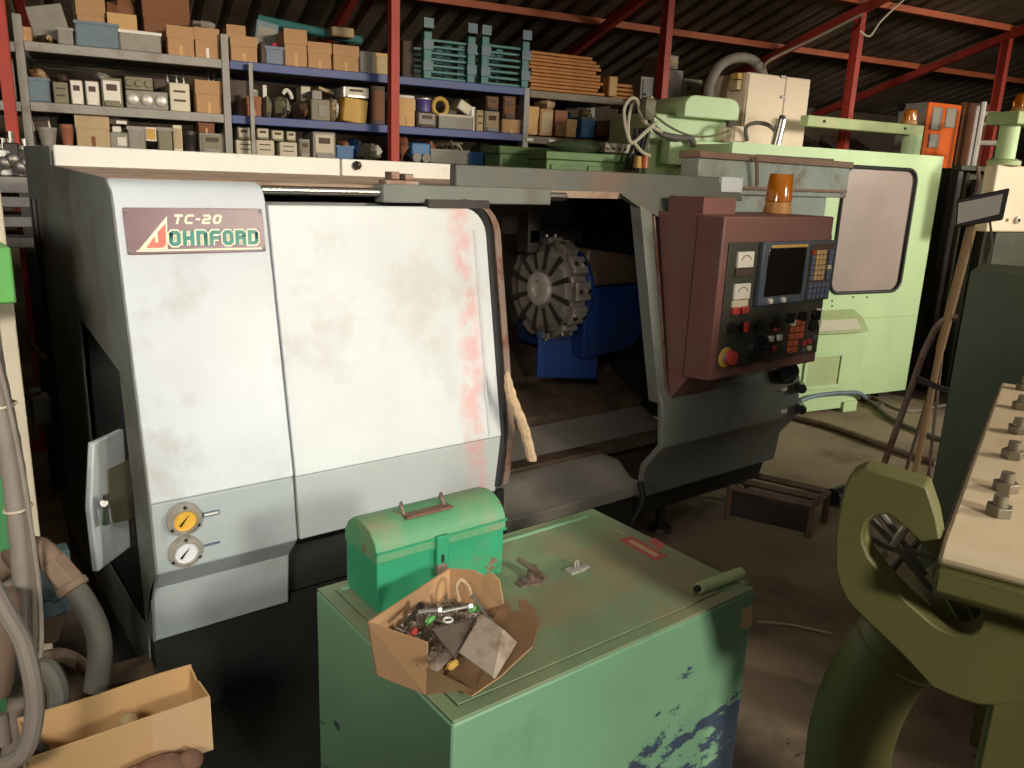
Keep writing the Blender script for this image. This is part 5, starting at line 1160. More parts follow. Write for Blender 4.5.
for i, (x, c, l) in enumerate(((637, 'yellow', 'yellow cable connector left of the mint machine, the left one'), (644, 'orange_key', 'orange cable connector left of the mint machine, the right one'))):
    p = PW(x, 162, -.05); single('connector', MB().cyl(PW(x, 168, -.05), PW(x + 1, 156, -.05), .028, .022), c, l, 'connector', loc=p)

# ------------------------------------------------------------------ floor things right of the lathe
def tubeF(px, r, z=0): 
    pts = spline([P(x, y, 2, r) for x, y in px]); return pts
for nm, px, r, mt_, lab in (('steel_pipe', [(790, 416), (835, 428), (880, 444), (936, 463)], .022, 'rust_steel', 'long rusty pipe lying on the floor right of the lathe'),
                            ('power_cable', [(862, 398), (876, 406), (890, 418), (915, 430), (945, 441)], .016, 'hose_dark', 'knotted dark cable on the floor in front of the mint machine'),
                            ('power_cable', [(872, 397), (895, 408), (912, 411), (945, 405)], .01, 'hose_grey', 'thin grey cable curving on the floor beyond the knotted cable'),
                            ('water_hose', [(800, 401), (815, 396), (838, 393), (858, 393), (866, 398)], .016, 'steel_blue', 'slate blue hose lying along the foot of the mint machine')):
    if lab.startswith('slate'): pts = spline([BW(*PB(x, y, YM - .16)) for x, y in px])
    else: pts = tubeF(px, r)
    if lab.startswith('slate'):
        for p in pts: p.z = max(p.z, r)
    single(nm, MB().tube(pts, r, 8), mt_, lab, 'pipe' if 'pipe' in nm else 'hose' if 'hose' in nm else 'cable', loc=pts[0])
k = P(878, 405, 2, .03); single('cable_knot', MB().tube([k + Vector((.035 * math.cos(t * PI / 5), .03 * math.sin(t * PI / 5), .005 * math.sin(t * 1.7))) for t in range(10)], .014, 8, True), 'hose_dark', 'coiled knot in the dark cable on the floor', 'cable', loc=k)
sf = thing('steel_stand', 'low rectangular steel stand on the floor right of the lathe base', 'frame', P(785, 505, 2, 0))
zf = .16
fa, fb, fc, fd = P(752, 476, 2, zf), P(826, 490, 2, zf), P(818, 500, 2, zf), P(745, 487, 2, zf)
A_, B_, C_, D_ = P(748, 474, 2, zf), P(828, 492, 2, zf), P(812, 506, 2, zf), P(730, 488, 2, zf)
for nm, a, b in (('rail', A_, B_), ('rail', D_, C_), ('cross_bar', B_, C_), ('cross_bar', A_, D_), ('rail', A_.lerp(D_, .5), B_.lerp(C_, .5))):
    part(nm, MB().tube([a, b], .018, 4), 'bed_brown', sf)
for a in (A_, B_, C_, D_): part('leg', MB().tube([a, Vector((a.x, a.y, 0))], .018, 4), 'bed_brown', sf)
part('skirt', MB().slab([D_ - Vector((0, 0, .02)), C_ - Vector((0, 0, .02)), Vector((C_.x, C_.y, .02)), Vector((D_.x, D_.y, .02))], (.01, .01, 0)), 'dark_steel', sf)
e = P(842, 485, 2, .05); e2 = P(828, 488, 2, .05)
single('pipe_stub', MB().cyl(P(832, 497, 2, .05), P(852, 490, 2, .05), .045, n=16), 'dark_steel', 'dark pipe stub lying beside the low steel stand', 'pipe', loc=e)
pts = spline([P(758, 622, 2, .006), P(790, 625, 2, .006), P(832, 634, 2, .006)]); single('wire', MB().tube(pts, .005, 6), 'strip', 'thin pale wire lying on the floor between the cabinet and the bent duct', 'wire', loc=pts[0])
# ------------------------------------------------------------------ storage racking along the back wall
YS = 5.32
def SX(px, y=100): return PB(px, y, YS).x
ZT, ZM, ZB = PB(228, 60, YS).z, PB(228, 114.5, YS).z, PB(150, 147, YS).z - .02
ux = [SX(-75), SX(23, 80), SX(226, 80), SX(526, 110), SX(632, 110)]
def upright_mb(x, top, w=.02): return MB().bbox(x - w, x + w, YS - .01, YS + .03, 0, top).bbox(x - w, x - w + .006, YS + .03, YS + .07, 0, top).bbox(x + w - .006, x + w, YS + .03, YS + .07, 0, top)
def rack(lab, x0, x1, beam, own_left, own_right, tops, levels):
    t = thing('storage_rack', lab, 'rack', BW((x0 + x1) / 2, YS + .3, 0), AB, 'racking bays along the back wall')
    for side, x, own in ((0, x0, own_left), (1, x1, own_right)):
        if not own: continue
        part('upright', upright_mb(x, tops[side]), 'rack_grey', t)
        part('upright', MB().bbox(x - .02, x + .02, YS + .56, YS + .6, 0, tops[side]), 'rack_grey', t)
        for k in range(4): part('brace', MB().tube([BW(x, YS + .05, .2 + k * .5), BW(x, YS + .57, .45 + k * .5)], .01, 4), 'rack_grey', t)
    for z, bm, h in levels:
        part('beam', MB().bbox(x0 + .022, x1 - .022, YS - .012, YS + .03, z - h, z), bm, t, .004)
        part('beam', MB().bbox(x0 + .022, x1 - .022, YS + .56, YS + .6, z - h, z), bm, t)
        part('shelf_board', MB().bbox(x0 + .022, x1 - .022, YS + .03, YS + .56, z - .03, z - .002), 'rack_brown', t)
    return t
hT = .05
rack('grey racking bay at the far left edge beside the first red column', ux[0], ux[1], 'rack_grey', True, False, (2.4, 2.4), [(ZT - .01, 'rack_grey', hT), (ZM - .005, 'rack_grey', hT), (ZB, 'rack_grey', hT), (1.2, 'rack_grey', hT), (.7, 'rack_grey', hT)])
rack('grey beamed racking bay behind the left half of the lathe', ux[1], ux[2], 'rack_grey', True, True, (PB(17, 14, YS).z, PB(222, 34, YS).z), [(ZT, 'rack_grey', hT), (ZM, 'rack_grey', hT), (ZB, 'rack_grey', hT), (1.0, 'rack_grey', hT), (.5, 'rack_grey', hT)])
rack('blue beamed racking bay behind the middle of the lathe', ux[2], ux[3], 'rack_blue', False, True, (2.3, PB(526, 88, YS).z), [(ZT, 'rack_blue', hT), (ZM, 'rack_blue', hT), (ZB, 'rack_blue', hT), (1.0, 'rack_blue', hT)])
rack('brown beamed racking bay beneath the stacked boards', ux[3], ux[4], 'rack_brown', False, True, (2.3, PB(632, 98, YS).z), [(ZT - .01, 'rack_brown', hT), (ZM - .01, 'rack_brown', hT), (ZB - .02, 'rack_brown', hT), (1.0, 'rack_brown', hT)])
x_ = SX(250); single('metal_post', MB().bbox(x_ - .011, x_ + .011, YS - .07, YS - .035, 0, PB(247, 63, YS - .05).z), 'rack_grey', 'thin pale grey post standing in front of the blue racking beams', 'post', loc=BW(x_, YS - .05, 0), rotz=AB)
a, b = PB(24, 66, 5.8), PB(180, 77, 5.8); single('daylight_slit', MB().tube([BW(*a), BW(b.x, 5.8, a.z)], .006, 6), 'white', 'thin pale rod standing in for a slit of daylight behind the meters on the grey middle shelf', 'rod', loc=BW(*a))  # daylight through a gap in the wall, modelled as a pale rod
a, b = PB(226, 81, 5.8), PB(345, 88, 5.8); single('daylight_slit', MB().tube([BW(*a), BW(b.x, 5.8, a.z)], .005, 6), 'white', 'thin pale rod standing in for a slit of daylight behind the junk on the blue middle shelf', 'rod', loc=BW(*a))  # second stretch of the daylight gap, also a pale rod
part_ = part
def base(row): return {'T': ZT, 'M': ZM, 'B': ZB}[row] + .001
def item(kind, row, x0, x1, yt, mt, name, cat, lab, dep=.3, off=.0, mt2=None, grp=None, yb=None, tilt=0):
    """x0,x1,yt pixel extents; yb: pixel bottom when it stands on something else"""
    xm = (x0 + x1) / 2; Y = YS + .03 + off
    a, b = PB(x0, 100, Y).x, PB(x1, 100, Y).x
    z1 = PB(xm, yt, Y).z; z0 = base(row) if yb is None else PB(xm, yb, Y).z
    z0 = min(z0, z1 - .02); w, h = b - a, z1 - z0
    t = thing(name, lab, cat, BW((a + b) / 2, Y + dep / 2, z0), AB, grp)
    TL = MB_ @ Matrix.Translation((a + w / 2, Y + dep / 2, z0)) @ Matrix.Rotation(tilt, 4, 'Y')
    def bx(x0, x1, y0, y1, z0, z1): return MB().box(x0, x1, y0, y1, z0, z1, TL)
    W2, D2 = w / 2, dep / 2
    if kind == 'carton':
        part('body', bx(-W2, W2, -D2, D2, 0, h), mt, t, .006)
        part('tape', bx(-W2 * .12, W2 * .12, -D2 - .0015, -D2, 0, h * .35), mt2 or 'card_light', t)
        part('flap', bx(-W2 - .002, W2 + .002, -D2 - .004, -D2, h * .6, h + .003), mt, t)
    elif kind == 'open':
        wl_ = .008
        mb = bx(-W2, W2, -D2, D2, 0, wl_)
        for q in ((-W2, -W2 + wl_, -D2, D2), (W2 - wl_, W2, -D2, D2), (-W2, W2, -D2, -D2 + wl_), (-W2, W2, D2 - wl_, D2)):
            b_ = bx(*q, 0, h); mb.add(b_.v, b_.f)
        part('body', mb, mt, t)
        part('rim', bx(-W2 - .004, W2 + .004, -D2 - .006, -D2 + .004, h - .014, h + .002), mt2 or mt, t)
    elif kind == 'meter':
        part('case', bx(-W2, W2, -D2, D2, 0, h), mt, t, .006)
        f_ = part('face', bx(-W2 * .8, W2 * .8, -D2 - .006, -D2, h * .14, h * .9), mt2 or 'white', t)
        part('window', bx(-W2 * .5, W2 * .5, -D2 - .009, -D2 - .006, h * .56, h * .78), 'dark_case', f_)
        part('terminal_cover', bx(-W2 * .7, W2 * .7, -D2 - .016, -D2 - .006, h * .03, h * .22), mt, f_)
    elif kind == 'dials':
        part('case', bx(-W2, W2, -D2, D2, 0, h), mt, t, .006)
        for k in range(3):
            u = -W2 + w * (k + .5) / 3; r = min(w / 7, h * .36)
            part('dial', MB().lathe([(r, 0), (r, .008), (r * .8, .012)], TL @ Vector((u, -D2, h * .5)), -EY, 16), mt2 or 'white', t)
    elif kind == 'slots':
        part('case', bx(-W2, W2, -D2, D2, 0, h), mt, t, .006)
        for k in range(2): part('slot', bx(-W2 * .6, W2 * .6, -D2 - .003, -D2, h * (.35 + .32 * k), h * (.42 + .32 * k)), 'dark_case', t)
    elif kind == 'can':
        r = min(W2, D2)
        part('body', MB().lathe([(r, 0), (r, h * .9), (r * .94, h * .95)], TL @ Vector((0, -D2 + r, 0)), (0, 0, 1), 20), mt, t)
        part('lid', MB().lathe([(r * 1.03, h * .92), (r * 1.03, h)], TL @ Vector((0, -D2 + r, 0)), (0, 0, 1), 20), mt2 or 'silver', t)
    elif kind == 'pot':
        r = min(W2, D2)
        part('body', MB().lathe([(r * .7, 0), (r * .95, h * .8), (r, h * .82), (r, h), (r * .85, h)], TL @ Vector((0, -D2 + r, 0)), (0, 0, 1), 18), mt, t)
    elif kind == 'lump':
        part('body', MB().blob((0, 0, h * .5), W2, D2, h * .5, hash(lab) % 97 if False else len(lab) * 7 + int(x0), .22).xf(TL), mt, t, ang=25)
        if mt2: part('patch', MB().blob((W2 * .3, -D2 * .6, h * .55), W2 * .45, D2 * .5, h * .35, int(x1), .25).xf(TL), mt2, t, ang=25)
    elif kind == 'gadget':
        part('body', bx(-W2, W2, -D2, D2, 0, h * .7), mt, t, .006)
        part('top_unit', bx(-W2 * .7, W2 * .35, -D2 * .7, D2 * .7, h * .7, h), mt2 or 'dark_case', t, .004)
        part('front_plate', bx(-W2 * .2, W2 * .8, -D2 - .005, -D2, h * .15, h * .5), mt2 or 'dark_case', t)
    elif kind == 'slab':
        part('panel', bx(-W2, W2, -D2, D2, 0, h), mt, t, .003)
        if mt2: part('face', bx(-W2 * .82, W2 * .82, -D2 - .004, -D2, h * .12, h * .88), mt2, t)
    elif kind == 'block':
        part('body', bx(-W2, W2, -D2, D2, 0, h), mt, t, .01)
        if mt2: part('lid', bx(-W2 - .004, W2 + .004, -D2 - .004, D2 + .004, h * .88, h + .004), mt2, t)
    elif kind == 'gland':
        part('body', bx(-W2, W2, -D2, D2, h * .3, h), mt, t, .01)
        for s in (-.5, .5):
            part('flange', MB().lathe([(W2 * .45, 0), (W2 * .45, .05), (W2 * .2, .05)], TL @ Vector((W2 * s, -D2 - .02, h * .25)), EY, 16), 'grey_case', t)
    elif kind == 'wires':
        rn = random.Random(int(x0)); 
        for k in range(5):
            pts = spline([TL @ Vector((rn.uniform(-W2, W2), rn.uniform(-D2, D2) * .8, rn.uniform(0, h))) for _ in range(5)]); part('wire', MB().tube(pts, .007, 5), mt if k % 2 else (mt2 or mt), t)
    return t
C_card = 'card'
# ---- top shelf, grey bay
item('carton', 'T', 23, 38, 28, 'card', 'carton', 'carton', 'small tan carton at the left end of the grey top shelf')
item('slab', 'T', 44, 80, 6, 'grey_case', 'sheet_board', 'board', 'large tilted grey panel behind the blue grey crate on the top shelf', dep=.12, off=.3, tilt=-.22)
item('block', 'T', 63, 79, 29, 'grey_case', 'grey_box', 'box', 'small grey box left of the blue grey crate on the top shelf', mt2='rack_grey')
item('lump', 'T', 40, 62, 33, 'dark_case', 'rag_bundle', 'bundle', 'dark bundle under the tilted grey panel on the top shelf', mt2='tan_case')
item('open', 'T', 81, 124, 23, 'steel_blue', 'crate', 'crate', 'blue grey plastic crate on the grey top shelf', mt2='steel_blue')
item('carton', 'T', 84, 112, -8, 'card', 'carton', 'carton', 'orange brown carton standing tall behind the blue grey crate', off=.25, dep=.2)
item('lump', 'T', 112, 146, -10, 'card_dark', 'sacking', 'sack', 'dark brown sacking at the top edge between two orange cartons', off=.28, dep=.2)
item('carton', 'T', 114, 142, 15, 'card_light', 'carton', 'carton', 'flattened yellowish carton behind the long pale tray', off=.22, dep=.2)
item('open', 'T', 124, 165, 32, 'grey_case', 'tray', 'tray', 'long pale grey tray with a white rim on the top shelf', mt2='white', dep=.18)
item('carton', 'T', 149, 194, -6, 'card_dark', 'carton', 'carton', 'largest carton standing at the back behind two square cartons', off=.22, dep=.3)
item('carton', 'T', 171, 197, 27, 'card', 'carton', 'carton', 'left of the two square cartons beside the grey upright on the top shelf', dep=.2)
item('carton', 'T', 198, 222, 29, 'card', 'carton', 'carton', 'right of the two square cartons, with a white mark, against the grey upright', dep=.2, mt2='white')
item('lump', 'T', 196, 222, 19, 'grey_case', 'cloth_bundle', 'bundle', 'grey brown cloth lying on the right square carton', dep=.18, yb=30, off=.02)
# ---- top shelf, blue bay
item('carton', 'T', 230, 248, 26, 'card', 'carton', 'carton', 'carton standing behind the two flap carton at the left of the blue top beam', off=.22, dep=.2)
item('carton', 'T', 233, 259, 37, 'card', 'carton', 'carton', 'carton with lifted flap at the left end of the blue top beam', dep=.19)
item('slab', 'T', 253, 275, 21, 'steel_blue', 'grey_bin', 'bin', 'tilted grey bin lying above the small blue bin on the top shelf', dep=.12, off=.24, tilt=.15, mt2='grey_case')
item('open', 'T', 267, 285, 47, 'keys_blue', 'bin', 'bin', 'small slate blue bin between cartons on the blue top beam', dep=.2)
item('lump', 'T', 274, 283, 42, 'pink', 'plastic_scrap', 'plastic piece', 'pink plastic piece sticking out of the small slate blue bin', dep=.05, off=.08, yb=48)
item('block', 'T', 262, 268, 42, 'dark_case', 'black_case', 'case', 'black case squeezed left of the slate blue bin', dep=.2)
item('carton', 'T', 286, 308, 30, 'card', 'carton', 'carton', 'tall narrow carton on the blue top beam')
item('carton', 'T', 309, 332, 43, 'card', 'carton', 'carton', 'middle carton right of the tall narrow carton on the blue top beam')
item('carton', 'T', 334, 359, 46, 'card', 'carton', 'carton', 'carton beneath the cream box near the right of the blue top beam')
item('block', 'T', 333, 355, 27, 'tan_case', 'cream_box', 'box', 'cream box resting on the teal pole above the cartons', dep=.2, off=.3, yb=37)
a, b = PB(258, 19, YS + .5), PB(362, 41, YS + .42); single('teal_pole', MB().tube([BW(*a), BW(*b)], .028, 10), 'teal', 'long teal pole lying across the backs of the cartons', 'pole', loc=BW(*a))
item('block', 'T', 360, 376, 51, 'grey_case', 'grey_box', 'box', 'grey box left of the pale box beside the red column on the top shelf')
item('block', 'T', 376, 389, 54, 'tan_case', 'pale_box', 'box', 'pale tan box touching the red column on the top shelf', mt2='card_light')
item('block', 'T', 402, 414, 40, 'dark_case', 'dark_box', 'box', 'dark box between the red column and the first teal frame stack', off=.1)
# teal frames
for i, (p0, p1, y0, lab) in enumerate([(421, 476, 37, 'left stack of teal steel frames on the top shelf'), (479, 530, 42, 'right stack of teal steel frames on the top shelf')]):
    x0, x1 = PB(p0, 60, YS).x, PB(p1, 60, YS).x; z1 = PB((p0 + p1) / 2, y0, YS).z; t = thing('frame_stack', lab, 'frames', BW((x0 + x1) / 2, YS + .25, ZT), AB, 'teal frame stacks')
    n_ = 7; dz = (z1 - ZT) / n_
    for k in range(n_):
        z = ZT + .002 + dz * k; s = .015 * (k % 2)
        part('frame_bar', MB().bbox(x0 + .05 + s, x1 - .03, YS + .02, YS + .06, z, z + dz * .45), 'teal', t, .003)
        part('frame_bar', MB().bbox(x0 + .05 + s, x1 - .03, YS + .44, YS + .48, z, z + dz * .45), 'teal', t)
    for x in (x0 + .02, x1 - .06):
        for y in (YS + .0, YS + .43): part('frame_post', MB().bbox(x, x + .055, y, y + .06, ZT + .001, z1 + .02), 'teal', t, .004)
        for k in range(3): part('corner_bracket', MB().bbox(x - .006, x + .062, YS - .012, YS - .001, ZT + .05 + k * .13, ZT + .11 + k * .13), 'steel_blue', t)
# board stack
rnb = random.Random(12)
for k in range(11):
    z = ZT + .002 + k * .0235; x0 = PB(533 + rnb.uniform(-1, 3), 80, YS).x; x1 = PB(608 - k * 1.2 + rnb.uniform(-6, 6), 80, YS).x
    single('wooden_board', MB().box(-(x1 - x0) / 2, (x1 - x0) / 2, -.2, .2, 0, .019).xf(MB_ @ Matrix.Identity(4)).xf(Matrix.Translation(BW((x0 + x1) / 2, YS + .26 - .006 * (k % 3), z))), 'wood',
           'orange brown wooden board in the pile right of the teal frames', 'board', loc=BW((x0 + x1) / 2, YS + .26, z), rotz=AB, group='boards piled on the top shelf', bevel=.002)
for k in range(4):
    x0 = PB(612, 80, YS + .1).x; x1 = PB(642, 80, YS + .1).x; z = ZT + .002 + k * .03
    single('wooden_board', MB().box(-(x1 - x0) / 2, (x1 - x0) / 2, -.12, .12, 0, .022).xf(MB_).xf(Matrix.Translation(BW((x0 + x1) / 2 - .01 * k, YS + .3, z))), 'wood', 'short board in the small pile at the right end of the top shelf', 'board', loc=BW((x0 + x1) / 2, YS + .3, z), rotz=AB, group='short boards at the end of the top shelf', bevel=.002)
item('block', 'T', 608, 617, 76, 'card_light', 'wood_block', 'block', 'pale upright block standing between the two board piles', dep=.1)
# ---- middle shelf, grey bay
item('slab', 'M', 10, 18, 60, 'olive_case', 'grey_case', 'case', 'upright grey case left of the first grey upright on the middle shelf', mt2='grey_case')
item('open', 'M', 28, 51, 78, 'steel_blue', 'bin', 'bin', 'blue bin with orange scrap at the left of the grey middle shelf', dep=.26)
item('lump', 'M', 29, 51, 67, 'terracotta', 'scrap_bundle', 'bundle', 'orange brown bundle heaped in the blue bin', dep=.2, off=.03, mt2='tan_case', yb=84)
item('slots', 'M', 54, 69, 82, 'olive_case', 'meter_case', 'meter', 'olive grey case between the blue bin and the bright white meter', mt2='grey_case')
item('lump', 'M', 55, 70, 73, 'dark_case', 'relay', 'relay', 'dark lump lying on the olive grey case', yb=82, dep=.2)
item('meter', 'M', 71, 84, 80, 'silver', 'electricity_meter', 'meter', 'bright white faced meter, first of the three pale meters')
item('meter', 'M', 86, 100, 81, 'silver', 'electricity_meter', 'meter', 'pale meter in the middle of the three, beside the large one')
item('meter', 'M', 102, 123, 78, 'olive_case', 'electricity_meter', 'meter', 'large cream faced meter, third of the three pale meters', mt2='white')
item('lump', 'M', 96, 112, 72, 'silver', 'fitting', 'fitting', 'small bright fittings lying on the pale meters', yb=80, dep=.15)
item('dials', 'M', 126, 168, 91, 'grey_case', 'instrument_case', 'instrument', 'long silver grey case with three round dials on the grey middle shelf', dep=.26, mt2='silver')
item('dials', 'M', 126, 154, 77, 'olive_case', 'instrument_case', 'instrument', 'olive case with dials stacked on the long silver case', mt2='olive_case', yb=90, dep=.2)
item('block', 'M', 154, 168, 78, 'dark_case', 'dark_box', 'box', 'dark box behind the long silver case', off=.27, dep=.2)
item('slots', 'M', 170, 190, 83, 'cream', 'slotted_case', 'case', 'cream case with two dark slots on the grey middle shelf')
for i, x in enumerate((168, 177, 184, 209, 214)):
    p0, p1 = PB(x, 84, YS + .4), PB(x, 73 if i != 3 else 70, YS + .4); single('steel_pin', MB().cyl(BW(*p0), BW(p0.x, p0.y, p1.z), .01, n=8), 'steel_bright', 'thin upright steel pin at the back of the grey middle shelf', 'pin', loc=BW(*p0), group='upright pins on the grey middle shelf')
item('carton', 'M', 196, 222, 81, 'card', 'carton', 'carton', 'carton against the grey upright on the middle shelf', dep=.32)
# ---- middle shelf, blue bay
item('slab', 'M', 229, 247, 80, 'dark_case', 'brown_board', 'board', 'dark brown panel standing right of the grey upright on the middle shelf', dep=.1, off=.2)
item('carton', 'M', 247, 261, 97, 'terracotta', 'carton', 'carton', 'small orange carton behind the thin pale post on the middle shelf', dep=.2)
item('can', 'M', 251, 259, 90, 'grey_case', 'jar', 'jar', 'small grey jar on the small orange carton', yb=97, dep=.1)
item('lump', 'M', 261, 277, 96, 'olive_case', 'castings', 'castings', 'olive grey casting left of its twin on the blue middle beam')
item('lump', 'M', 276, 294, 95, 'olive_case', 'castings', 'castings', 'olive grey casting right of its twin on the blue middle beam', mt2='grey_case')
p = [PB(x, y, YS + .2) for x, y in ((283, 94), (286, 90), (290, 93), (292, 99))]; single('white_hook', MB().tube(spline([BW(*q) for q in p]), .012, 6), 'white', 'white curved strip above the olive grey castings', 'strip', loc=BW(*p[0]))
p0, p1 = PB(265, 97, YS + .3), PB(265, 85, YS + .3); single('white_bar', MB().bbox(p0.x - .012, p0.x + .012, p0.y, p0.y + .02, ZM, p1.z), 'white', 'short white upright bar behind the castings on the blue middle beam', 'bar', loc=BW(*p0))
item('lump', 'M', 293, 312, 100, 'dark_case', 'motor', 'motor', 'dark motor lump below the white slotted box', mt2='card_dark')
item('slots', 'M', 301, 311, 86, 'cream', 'slotted_case', 'case', 'narrow white box with a dark slot above the dark motor', off=.24, dep=.15)
item('gadget', 'M', 311, 330, 90, 'olive_case', 'control_unit', 'unit', 'olive control unit beneath the sloping white plank', mt2='grey_case')
a, b = PB(319, 86, YS + .2), PB(334, 92, YS + .2); single('white_plank', MB().slab([BW(*a), BW(*b), BW(b.x, b.y, b.z - .02), BW(a.x, a.y, a.z - .02)], EY * .1), 'tan_case', 'sloping pale plank on the olive control unit', 'plank', loc=BW(*a))
item('lump', 'M', 328, 342, 97, 'tan_case', 'cable_bundle', 'bundle', 'tan cable bundle beside the yellow parcel', mt2='white')
item('meter', 'M', 343, 369, 87, 'silver', 'electricity_meter', 'meter', 'pale meter lying on the yellow parcel', yb=98, dep=.2, mt2='cream')
item('block', 'M', 342, 366, 98, 'yellow', 'parcel', 'parcel', 'yellow brown parcel under the pale meter near the red column', tilt=.12)
item('slab', 'M', 371, 385, 86, 'dark_case', 'brown_board', 'board', 'dark brown upright panel against the red column on the middle shelf', mt2='card_dark', dep=.1)
item('carton', 'M', 397, 415, 99, 'card_light', 'carton', 'carton', 'light carton with a white top just right of the red column', mt2='card')
item('block', 'M', 397, 415, 95, 'white', 'white_tray', 'tray', 'white tray resting on the light carton right of the red column', yb=98.5, dep=.25)
item('meter', 'M', 417, 437, 112, 'dark_case', 'electricity_meter', 'meter', 'dark meter under the indigo tin', mt2='grey_case')
item('can', 'M', 419, 433, 98, 'purple', 'tin', 'tin', 'indigo tin standing on the dark meter', yb=111.5)
p = PB(440, 107, YS + .05); single('yellow_coil', MB().tube([BW(p.x + .05 * math.cos(t * PI / 6), p.y, p.z + .055 * math.sin(t * PI / 6)) for t in range(12)], .016, 8, True), 'yellow', 'yellow cable coil right of the indigo tin', 'coil', loc=BW(*p))
item('open', 'M', 439, 474, 115, 'grey_case', 'bin', 'bin', 'long grey bin right of the indigo tin on the middle shelf', mt2='strip')
item('lump', 'M', 446, 462, 104, 'olive_case', 'scrap_bundle', 'bundle', 'olive scrap heaped in the long grey bin', yb=117, dep=.2, off=.05)
item('block', 'M', 456, 470, 101, 'cream', 'cream_box', 'box', 'tilted cream box on top of the long grey bin', yb=112, tilt=.5, dep=.15)
item('can', 'M', 470, 477, 107, 'silver', 'bottle', 'bottle', 'small pale bottle at the right end of the long grey bin', dep=.1)
item('slots', 'M', 477, 484, 110, 'tan_case', 'narrow_case', 'case', 'narrow tan case left of the ornate brown meter', dep=.2)
item('meter', 'M', 485, 500, 111, 'grey_case', 'ornate_meter', 'meter', 'ornate brown grey meter beside the brown upright', mt2='tan_case')
item('meter', 'M', 486, 499, 96, 'dark_case', 'electricity_meter', 'meter', 'dark meter stacked above the ornate meter', yb=110.5, mt2='card_dark')
item('carton', 'M', 503, 522, 120, 'card', 'carton', 'carton', 'low carton left of the brown rack upright')
item('meter', 'M', 503, 516, 96, 'dark_case', 'electricity_meter', 'meter', 'dark glassy meter on the low carton by the brown upright', yb=119.5, mt2='card_dark')
# ---- middle shelf, brown bay
item('carton', 'M', 528, 539, 107, 'card_light', 'carton', 'carton', 'tan carton right of the brown rack upright')
item('slab', 'M', 541, 554, 109, 'card', 'decorated_box', 'box', 'brown box with a round pale emblem on the brown middle shelf', dep=.2, mt2='tan_case')
item('carton', 'M', 556, 568, 111, 'terracotta', 'carton', 'carton', 'orange carton right of the box with the round emblem')
item('carton', 'M', 558, 565, 125, 'card', 'carton', 'carton', 'tiny carton in front of the orange carton', dep=.05, off=-.02)
item('carton', 'M', 568, 578, 120, 'card_light', 'carton', 'carton', 'small light carton below the blue bag')
item('lump', 'M', 560, 576, 105, 'blue', 'bag', 'bag', 'bright blue bag above the small light carton', off=.31, dep=.2)
item('block', 'M', 583, 597, 118, 'blue', 'blue_box', 'box', 'blue box with a dark green side on the brown middle shelf', mt2='steel_blue')
item('lump', 'M', 585, 596, 110, 'tan_case', 'bag', 'bag', 'tan bag lying on the blue box', yb=119, dep=.15)
item('lump', 'M', 542, 560, 98, 'tan_case', 'cloth_bundle', 'bundle', 'pale cloth bundle on top of the box with the round emblem', yb=109, dep=.2)
item('lump', 'M', 600, 628, 120, 'card_dark', 'rag_bundle', 'bundle', 'dark brown rag bundle at the right end of the brown middle shelf', mt2='olive_case')
for i, px in enumerate((536, 559, 579, 600, 619)):
    p = PB(px, 0, YS - .014); single('shelf_ticket', MB().bbox(p.x - .025, p.x + .025, YS - .016, YS - .012, ZM - .045, ZM - .025), 'white', 'white ticket stuck on the brown middle beam', 'ticket', loc=BW(p.x, YS - .014, ZM - .035), rotz=AB, group='white tickets on the brown beam')
# ---- bottom shelf, grey bay
item('slab', 'B', 32, 50, 116, 'white', 'picture_frame', 'frame', 'white framed panel tilted behind the grey bowl on the bottom shelf', tilt=-.1, dep=.03, off=.2, mt2='dark_case')
item('pot', 'B', 33, 54, 127, 'grey_case', 'bowl', 'bowl', 'grey bowl at the left end of the bottom shelf')
item('pot', 'B', 56, 71, 124, 'terracotta', 'pot', 'pot', 'terracotta pot between the grey bowl and the large pale carton')
item('lump', 'B', 54, 74, 113, 'teal', 'cloth_bundle', 'bundle', 'teal cloth behind the terracotta pot', off=.31, dep=.2)
item('carton', 'B', 73, 107, 115, 'tan_case', 'carton', 'carton', 'large pale carton with a torn corner on the bottom shelf', mt2='card_dark')
item('gadget', 'B', 107, 125, 125, 'grey_case', 'control_unit', 'unit', 'grey control unit right of the large pale carton', mt2='silver')
item('gadget', 'B', 106, 127, 116, 'dark_case', 'camera_unit', 'unit', 'black and white gadget lying on the grey control unit', yb=125, mt2='white')
item('block', 'B', 125, 143, 127, 'grey_case', 'grey_box', 'box', 'grey box left of the yellow square tile', mt2='rack_grey')
item('slab', 'B', 143, 154, 127, 'white', 'tile', 'tile', 'white tile with a yellow square on the bottom shelf', yb=141, dep=.04, mt2='yellow')
item('block', 'B', 155, 170, 128, 'olive_case', 'grey_box', 'box', 'olive grey box right of the yellow square tile', mt2='grey_case')
item('slab', 'B', 171, 180, 125, 'cream', 'beige_case', 'case', 'narrow beige case left of the dark cone', mt2='tan_case', dep=.2)
item('pot', 'B', 181, 196, 131, 'dark_steel', 'machine_part', 'part', 'dark grey conical part left of the brown cartons')
item('carton', 'B', 197, 213, 119, 'card_dark', 'carton', 'carton', 'brown carton on top of the grey domed case', yb=133)
item('meter', 'B', 197, 223, 133, 'grey_case', 'instrument_case', 'instrument', 'grey domed case against the grey upright on the bottom shelf', mt2='olive_case')
